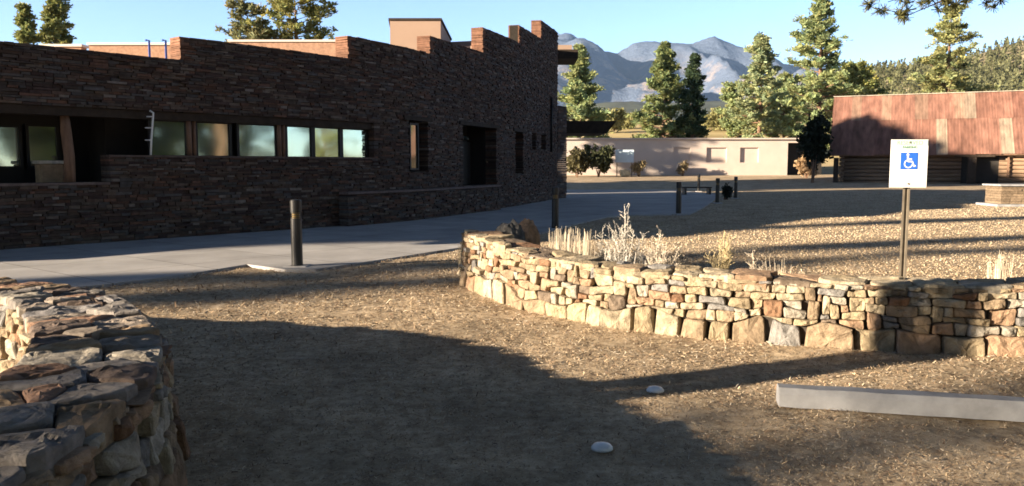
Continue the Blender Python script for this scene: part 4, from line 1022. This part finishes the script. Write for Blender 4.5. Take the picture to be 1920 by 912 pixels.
def mountain_mat():
    m = bpy.data.materials.new('haze_tinted_forest'); m.use_nodes = True; N = m.node_tree.nodes; L = m.node_tree.links; b = N['Principled BSDF']
    b.inputs['Roughness'].default_value = 1; b.inputs['Specular IOR Level'].default_value = 0
    tc = N.new('ShaderNodeTexCoord'); sx = N.new('ShaderNodeSeparateXYZ'); L.new(tc.outputs['Object'], sx.inputs[0])
    nz = N.new('ShaderNodeTexNoise'); nz.inputs['Scale'].default_value = 0.005; nz.inputs['Detail'].default_value = 9; nz.inputs['Roughness'].default_value = 0.68; L.new(tc.outputs['Object'], nz.inputs[0])
    # pale patches between two heights
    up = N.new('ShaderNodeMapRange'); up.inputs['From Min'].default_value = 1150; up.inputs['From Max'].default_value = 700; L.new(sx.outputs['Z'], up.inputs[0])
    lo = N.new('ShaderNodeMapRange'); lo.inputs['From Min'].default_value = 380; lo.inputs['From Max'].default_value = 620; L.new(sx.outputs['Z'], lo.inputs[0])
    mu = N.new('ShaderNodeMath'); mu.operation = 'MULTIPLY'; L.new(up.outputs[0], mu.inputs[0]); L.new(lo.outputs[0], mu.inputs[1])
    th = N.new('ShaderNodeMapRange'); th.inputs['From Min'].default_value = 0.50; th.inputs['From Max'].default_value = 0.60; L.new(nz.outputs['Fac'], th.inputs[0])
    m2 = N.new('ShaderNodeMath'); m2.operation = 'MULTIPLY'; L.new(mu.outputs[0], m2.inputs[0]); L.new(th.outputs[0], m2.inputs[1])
    mx = N.new('ShaderNodeMix'); mx.data_type = 'RGBA'; mx.inputs[6].default_value = (0.105, 0.135, 0.20, 1); mx.inputs[7].default_value = (0.30, 0.26, 0.25, 1)  # forest colour lightened and blued to paint in distance haze
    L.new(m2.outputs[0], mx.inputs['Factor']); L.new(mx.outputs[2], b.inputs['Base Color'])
    n3 = N.new('ShaderNodeTexNoise'); n3.inputs['Scale'].default_value = 0.008; n3.inputs['Detail'].default_value = 8; n3.inputs['Roughness'].default_value = 0.7; L.new(tc.outputs['Object'], n3.inputs[0])
    bp = N.new('ShaderNodeBump'); bp.inputs['Strength'].default_value = 0.8; bp.inputs['Distance'].default_value = 60; L.new(n3.outputs['Fac'], bp.inputs['Height']); L.new(bp.outputs[0], b.inputs['Normal']); return m
MY = 9000.0
prof = [(100, 130), (600, 110), (900, 95), (1020, 72), (1062, 60), (1080, 70), (1118, 92), (1152, 101), (1185, 80), (1210, 77), (1250, 80), (1290, 82), (1312, 72), (1332, 67), (1350, 76), (1400, 97),
        (1450, 117), (1500, 126), (1600, 134), (1700, 140), (1900, 150), (2500, 180)]
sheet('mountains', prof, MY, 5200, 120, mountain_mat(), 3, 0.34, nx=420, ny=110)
fh = mat('foothill_forest', (0.075, 0.085, 0.06), 1, 0.5, 0.01, 0, detail=8)
sheet('foothills', [(700, 205), (900, 200), (1060, 205), (1130, 192), (1180, 190), (1230, 194), (1300, 190), (1400, 188), (1500, 180), (1600, 170), (2200, 170)], 2600, 1500, 24, fh, 8, 0.05, nx=160, ny=30)
hill_prof = [(1420, 225), (1500, 180), (1560, 142), (1600, 131), (1660, 121), (1700, 117), (1750, 116), (1800, 104), (1840, 88), (1880, 76), (1920, 65), (2000, 50), (2300, 20), (2900, 60)]
hm_ = mat('hill_soil', (0.30, 0.26, 0.16), 1, 0.3, 0.03, 0, detail=6)
hill = sheet('forest_hill', [(a, b+5) for a, b in hill_prof], 720, 300, 18, hm_, 6, 0.06, nx=200, ny=60)
def forest(n=13000):
    r = np.random.default_rng(5); me = hill.data; co = np.empty(len(me.vertices)*3); me.vertices.foreach_get('co', co); co = co.reshape(-1, 3); nx = 200
    rows_ = int(61*(1/1.3)); V = []; Fc = []; cl = []; 
    j = r.uniform(0, rows_+1, n); i = r.uniform(0, nx-2, n); ii, jj = i.astype(int), j.astype(int); fi, fj = (i-ii)[:, None], (j-jj)[:, None]
    g = lambda a, b: co[np.clip(b, 0, 60)*nx+a]
    P = g(ii, jj)*(1-fi)*(1-fj)+g(ii+1, jj)*fi*(1-fj)+g(ii, jj+1)*(1-fi)*fj+g(ii+1, jj+1)*fi*fj
    h = r.uniform(3.5, 9.5, n); ks = 24
    # each tree: ks small quads arranged in a cone
    t = r.uniform(0.08, 1, (n, ks)); az = r.uniform(0, 6.283, (n, ks)); rr = (1-t)*0.27*h[:, None]*r.uniform(.5, 1.1, (n, ks))+0.1
    c = np.stack([P[:, 0:1]+rr*np.cos(az), P[:, 1:2]+rr*np.sin(az), P[:, 2:3]+t*h[:, None]], 2).reshape(-1, 3); m_ = len(c)
    s_ = np.repeat(h, ks)*0.09; d = r.normal(0, 1, (m_, 3)); d /= np.linalg.norm(d, axis=1)[:, None]; e = np.cross(d, r.normal(0, 1, (m_, 3))); e /= np.linalg.norm(e, axis=1)[:, None]
    d *= s_[:, None]; e *= s_[:, None]*0.8
    V = np.stack([c-d-e, c+d-e, c+d+e, c-d+e], 1).reshape(-1, 3)
    col = np.repeat(r.uniform(.6, 1.4, n), ks)[:, None]*np.array([0.17, 0.175, 0.09])[None]
    o = np_mesh('hillside_forest', V, np.arange(m_*4).reshape(-1, 4), M['needle'], cols=np.clip(col, 0, 1)); tag(o, 'dense pine forest covering the hill behind the barn', 'forest', kind='stuff')
forest()

# ------------------------------------------------------------------ bollards
def make_bollard():
    root = empty('bollard', (0, 0, 0)); tag(root, 'x', 'bollard', 'black bollard lights along the path')
    m = MB(); m.lathe((0, 0, 0), [(0.115, 0), (0.115, 0.012), (0.088, 0.02), (0.086, 0.76)], 20); m.build('post', M['black'], root, smooth=False)
    m = MB(); m.lathe((0, 0, 0), [(0.062, 0.76), (0.062, 0.85)], 20)
    lo = m.build('lens', M['amber'], root)
    m = MB()
    for k in range(3): m.lathe((0, 0, 0), [(0.084, 0.772+k*0.03), (0.084, 0.780+k*0.03)], 20)
    m.build('louvre', M['black'], lo)
    m = MB(); m.lathe((0, 0, 0), [(0.088, 0.85), (0.090, 1.03), (0.082, 1.048), (0.04, 1.052)], 20); m.build('cap', M['black'], root)
    m = MB(); m.box((0, 0, -0.01), (0.36, 0.36, 0.05)); m.build('footing', M['concrete'], root, bevel=0.006)
    return root
bsrc = make_bollard()
bl = ['nearest black bollard light on the path edge before the stone building', 'black bollard light half hidden behind the left part of the curved wall', 'black bollard light at the pale corner of the plaza',
      'smallest farthest black bollard light', 'middle of the three far black bollard lights', 'rightmost black bollard light']
for i, (x, y) in enumerate([(-3.39, 12.54), (1.09, 20.16), (5.49, 26.34), (11.55, 49.59), (8.77, 34.18), (10.93, 39.16)]):
    o = bsrc if i == 0 else copy_tree(bsrc); o.location = (x, y, 0.03); o['label'] = bl[i]

# bench by the plaza
def bench():
    x, y = gp(1318, 368); root = empty('bench', (x, y+1.5, 0), R(8)); tag(root, 'low dark bench between the far bollard lights', 'bench')
    m = MB(); m.box((0, 0, 0.42), (1.6, 0.45, 0.06)); m.build('seat', M['beam'], root, bevel=0.01)
    for s in (-1, 1): m = MB(); m.box((s*0.7, 0, 0.19), (0.12, 0.4, 0.385)); m.build('leg', M['black'], root)
bench()
bush('shrub', 1361, 348, 372, 18, 38, 48, 'small dark shrub between the far bollard lights', (0.03, 0.035, 0.025), leaf=0.12, n=90)

# stone-sided planter at the right edge
def planter():
    x, y = gp(1884, 388); root = empty('stone_planter', (x+1.4, y+0.6, 0), R(-6)); tag(root, 'low square block of brown stone on a pale slab at the right edge', 'planter')
    m = MB(); m.box((0, 0, 0.05), (3.4, 1.8, 0.10)); m.build('base_slab', M['curb'], root, bevel=0.02)
    m = MB(); m.col = (0.22, 0.17, 0.12); rr = random.Random(3)
    for k in range(7):
        x_ = -1.45
        while x_ < 1.4:
            l = min(rr.uniform(.25, .6), 1.45-x_); c = rr.uniform(.7, 1.2); m.col = (0.22*c, 0.165*c, 0.115*c)
            m.box((x_+l/2, 0, 0.152+k*0.1), (l-.01, 1.3+rr.uniform(-.03, .03), 0.092)); x_ += l
    m.build('body', M['stone'], root)
    m = MB(); m.box((0, 0, 0.84), (3.1, 1.5, 0.07)); m.build('rim', M['curb'], root, bevel=0.015)
planter()

# ------------------------------------------------------------------ parking stop, markers
def stop():
    a, b = Vector((1.80, 5.30)), Vector((3.62, 4.90)); d = (b-a); ang = math.atan2(d.y, d.x); L = d.length
    m = MB(); n = 14; rr = random.Random(2)
    prof = [(-0.085, 0), (-0.075, 0.085), (-0.055, 0.125), (0.055, 0.125), (0.075, 0.085), (0.085, 0)]
    for i in range(n+1):
        for (y, z) in prof: m.v.append((L*i/n, y+rr.uniform(-.0025, .0025), z+rr.uniform(-.0025, .0025)))
    k = len(prof)
    for i in range(n):
        for j in range(k-1): a_ = i*k+j; m.face((a_, a_+k, a_+k+1, a_+1))
    m.face(list(range(k))); m.face([n*k+j for j in reversed(range(k))])
    o = m.build('parking_stop', M['curb'], bevel=0.004); o.location = (a.x, a.y, 0.005); o.rotation_euler = (0, 0, ang); tag(o, 'long pale concrete wheel stop lying on the ground', 'parking stop')
stop()
for i, (x, y) in enumerate([(1.02, 5.57), (0.51, 4.40)]):
    m = MB(); s_ = 0.062; m.lathe((0, 0, 0), [(s_, 0), (s_*0.98, 0.012), (s_*0.8, 0.026), (s_*0.4, 0.034), (0.004, 0.036)], 24)
    o = m.build('ground_marker', M['lens'], smooth=True); o.location = (x, y, 0.012)
    tag(o, ['round white marker stud on the ground where the two shadows meet', 'round white marker stud nearest the camera, in deep shade'][i], 'marker', 'white marker studs on the ground')

# ------------------------------------------------------------------ accessible parking sign
def sign():
    Y = 9.7; c0 = at(1703, 352, Y); tl, br = at(1672, 262, Y), at(1736, 352, Y)
    wd, ht = br[0]-tl[0], tl[2]-br[2]; zc = (tl[2]+br[2])/2; cx = (tl[0]+br[0])/2; cx = at(1704, 307, Y)[0]
    root = empty('parking_sign', (cx, Y, 0), R(-3)); tag(root, 'white accessible parking sign with blue wheelchair symbol on a channel post', 'sign')
    m = MB(); m.box((0, 0, zc), (wd, 0.006, ht)); plate = m.build('plate', M['white'], root, bevel=0.002)
    # channel post: two flanges and a web
    for s in (-1, 1):
        pass
    m = MB(); H = zc+ht*0.35
    m.box((-0.030, 0.03, H/2-0.1), (0.024, 0.004, H+0.2)); m.box((0.030, 0.03, H/2-0.1), (0.024, 0.004, H+0.2)); m.box((0, 0.055, H/2-0.1), (0.036, 0.004, H+0.2))
    m.box((-0.019, 0.043, H/2-0.1), (0.004, 0.022, H+0.2)); m.box((0.019, 0.043, H/2-0.1), (0.004, 0.022, H+0.2)); m.build('post', M['galv'], root)
    yf = -0.005
    def fl(mb, pts): mb.poly([(x, yf-0.0015, z) for x, z in pts]); 
    # blue square
    for zz in (zc+ht*0.44, zc-ht*0.42):
        mbolt = MB(); mbolt.lathe((0, 0, 0), [(0.011, -0.004), (0.011, 0.004)], 8); ob = mbolt.build('bolt', M['galv'], root); ob.location = (0, yf-0.004, zz); ob.rotation_euler = (math.pi/2, 0, 0)
    sq = wd*0.46; zb = zc+ht*0.055; m = MB()
    m.box((0, yf, zb), (sq, 0.003, sq)); blue = m.build('symbol', M['bluesign'], root)
    # wheelchair figure: raised 2D shapes
    m = MB(); u = sq/10.0; yy = yf-0.003
    def disc(x, z, r_, n=20): m.poly([(x*u+r_*u*math.cos(2*math.pi*k/n), yy, zb+z*u+r_*u*math.sin(2*math.pi*k/n)) for k in range(n)])
    def arc(x, z, r0, r1, a0, a1, n=20):
        for k in range(n):
            t0, t1 = R(a0+(a1-a0)*k/n), R(a0+(a1-a0)*(k+1)/n)
            m.poly([(x*u+r0*u*math.cos(t0), yy, zb+z*u+r0*u*math.sin(t0)), (x*u+r1*u*math.cos(t0), yy, zb+z*u+r1*u*math.sin(t0)), (x*u+r1*u*math.cos(t1), yy, zb+z*u+r1*u*math.sin(t1)), (x*u+r0*u*math.cos(t1), yy, zb+z*u+r0*u*math.sin(t1))])
    def bar(x0, z0, x1, z1, t):
        d = Vector((x1-x0, z1-z0)).normalized(); n = Vector((-d.y, d.x))*t/2
        m.poly([((x0-n.x)*u, yy-0.0006, zb+(z0-n.y)*u), ((x1-n.x)*u, yy-0.0006, zb+(z1-n.y)*u), ((x1+n.x)*u, yy-0.0006, zb+(z1+n.y)*u), ((x0+n.x)*u, yy-0.0006, zb+(z0+n.y)*u)])
    disc(-0.9, 3.7, 0.8); bar(-0.9, 2.9, -0.7, -0.4, 1.1); bar(-0.8, 1.1, 1.6, 1.1, 0.7); bar(-0.8, -0.3, 1.8, -0.3, 0.9); bar(1.7, -0.1, 2.9, -3.2, 0.9); bar(2.5, -3.2, 3.9, -2.8, 0.8)
    arc(-0.4, -1.7, 1.9, 2.6, 110, 350)
    g = m.build('wheelchair', M['white'], blue)
    def text(body, size, z, mt):
        cu = bpy.data.curves.new('lettering', 'FONT'); cu.body = body; cu.size = size; cu.align_x = 'CENTER'; cu.align_y = 'CENTER'; cu.extrude = 0.0012
        o = bpy.data.objects.new('lettering', cu); C.objects.link(o); o.location = (0, yf-0.002, z); o.rotation_euler = (math.pi/2, 0, 0)
        dg = bpy.context.evaluated_depsgraph_get(); me = bpy.data.meshes.new_from_object(o.evaluated_get(dg)); bpy.data.objects.remove(o)
        o = bpy.data.objects.new('lettering', me); me.materials.clear(); me.materials.append(mt); C.objects.link(o); o.location = (0, yf-0.002, z); o.rotation_euler = (math.pi/2, 0, 0); o.parent = root; return o
    m = MB(); m.box((0, yf-0.0002, zc+ht*0.435), (wd*0.96, 0.003, ht*0.115)); m.build('header_strip', mat('sign_pale_green', (0.60, 0.72, 0.66), 0.5, 0.03, 3, 0), root)
    text('RESERVED', 0.068, zc+ht*0.43, M['greensign']); text('PARKING', 0.042, zc+ht*0.34, M['greensign'])
sign()

# ------------------------------------------------------------------ dry plants behind the curved wall
def dry_plant(name, px, y_top, wpx, Y, seed, n, label, cat, col, kind='shrub', group='dry plants behind the curved wall'):
    r = random.Random(seed); b = at(px, 400, Y); H = at(px, y_top, Y)[2]; Rd = wpx/2/FOC*Y
    root = empty(name, (b[0], Y, 0)); tag(root, label, cat, group); m = MB()
    for i in range(n):
        az = r.uniform(0, 6.283); sp_ = r.random()**0.7*Rd; h = H*r.uniform(0.6, 1.0)*(1-0.35*sp_/max(.01, Rd)*(kind == 'shrub'))
        x, y = math.cos(az)*sp_, math.sin(az)*sp_; k = r.uniform(.75, 1.2); m.col = tuple(v*k for v in col)
        bx, by = x*0.25+r.uniform(-.03, .03), y*0.25+r.uniform(-.03, .03)
        if kind == 'grass': bx, by = x*0.7, y*0.7
        p0, p1, p2 = Vector((bx, by, 0)), Vector((bx+(x-bx)*.45, by+(y-by)*.45, h*.55)), Vector((x, y, h))
        m.tube([p0, p1, p2], [0.005, 0.0035, 0.0015] if kind != 'grass' else [0.003, 0.0028, 0.0015], 3, cap=False)
        if kind == 'shrub':
            for j in range(9):
                f = r.uniform(0.35, 1); q = p0.lerp(p1, min(1, f*2)) if f < .5 else p1.lerp(p2, f*2-1)
                l = r.uniform(0.04, 0.13); e = q+Vector((r.uniform(-1, 1), r.uniform(-1, 1), r.uniform(0.3, 1.3))).normalized()*l
                m.tube([q, e], [0.003, 0.0025], 3, cap=False)
                for w_ in range(3):
                    t = q.lerp(e, r.uniform(.4, 1)); s_ = Vector((r.uniform(-1, 1), r.uniform(-1, 1), r.uniform(-.3, 1))).normalized()*0.02; t2 = t+s_
                    m.tube([t, t2], [0.004, 0.002], 3, cap=False)
    m.build('stems', M['twig'], root)
PALE = (0.52, 0.49, 0.44); STRAW = (0.48, 0.42, 0.33)
dry_plant('grass_tuft', 1058, 424, 60, 9.6, 1, 150, 'pale upright dry grass tuft behind the wall near the second bollard', 'grass tuft', STRAW, 'grass')
dry_plant('grass_tuft', 1098, 428, 46, 9.5, 2, 120, 'dry grass tuft left of the white branching shrub', 'grass tuft', STRAW, 'grass')
dry_plant('dry_shrub', 1170, 368, 74, 9.4, 3, 46, 'tallest whitish branching dry shrub behind the curved wall', 'shrub', PALE)
dry_plant('dry_shrub', 1236, 412, 66, 9.0, 4, 40, 'medium pale dry shrub right of the tallest whitish shrub', 'shrub', (0.52, 0.46, 0.38))
dry_plant('dry_shrub', 1278, 440, 46, 9.1, 5, 18, 'thin low dry shrub beside the medium pale shrub', 'shrub', (0.45, 0.40, 0.33))
dry_plant('dry_shrub', 1354, 420, 54, 10.4, 6, 26, 'yellowish dry shrub standing alone right of the other dry plants', 'shrub', (0.48, 0.40, 0.24))
dry_plant('grass_tuft', 1470, 482, 80, 8.6, 7, 26, 'sparse low dry grass tuft above the middle of the curved wall', 'grass tuft', STRAW, 'grass')
dry_plant('grass_tuft', 1880, 470, 46, 8.6, 9, 50, 'pale dry grass tuft at the right end above the wall', 'grass tuft', STRAW, 'grass')
dry_plant('dry_shrub', 1204, 430, 50, 9.8, 12, 22, 'small whitish shrub between the tallest and the medium dry shrubs', 'shrub', PALE)
dry_plant('dry_shrub', 1130, 425, 40, 9.9, 13, 16, 'thin grey shrub between the grass tufts and the tallest shrub', 'shrub', (0.40, 0.38, 0.34))
dry_plant('dry_shrub', 1420, 462, 70, 9.3, 14, 16, 'low spreading dry shrub over the middle of the curved wall', 'shrub', (0.46, 0.40, 0.32))
dry_plant('grass_tuft', 865, 450, 16, 11.6, 10, 40, 'small dry tuft against the left tip of the curved wall', 'grass tuft', (0.4, 0.34, 0.24), 'grass')

# ------------------------------------------------------------------ haze
HX, HY0, HY1, HT = 12000, -2500, 12500, 2100
m = MB(); m.hexa([(-HX, HY0, -3), (HX, HY0, -3), (HX, HY1, -3), (-HX, HY1, -3), (-HX, HY0, HT), (HX, HY0, HT), (HX, HY1, HT), (-HX, HY1, HT)])
hm2 = bpy.data.materials.new('haze'); hm2.use_nodes = True; n = hm2.node_tree; n.nodes.remove(n.nodes['Principled BSDF'])
pv = n.nodes.new('ShaderNodeVolumePrincipled'); pv.inputs['Density'].default_value = 2.8e-5; pv.inputs['Color'].default_value = (0.38, 0.60, 1.0, 1); pv.inputs['Anisotropy'].default_value = 0.0
n.links.new(pv.outputs[0], n.nodes['Material Output'].inputs['Volume'])
hz = m.build('haze', hm2); tag(hz, kind='stuff')
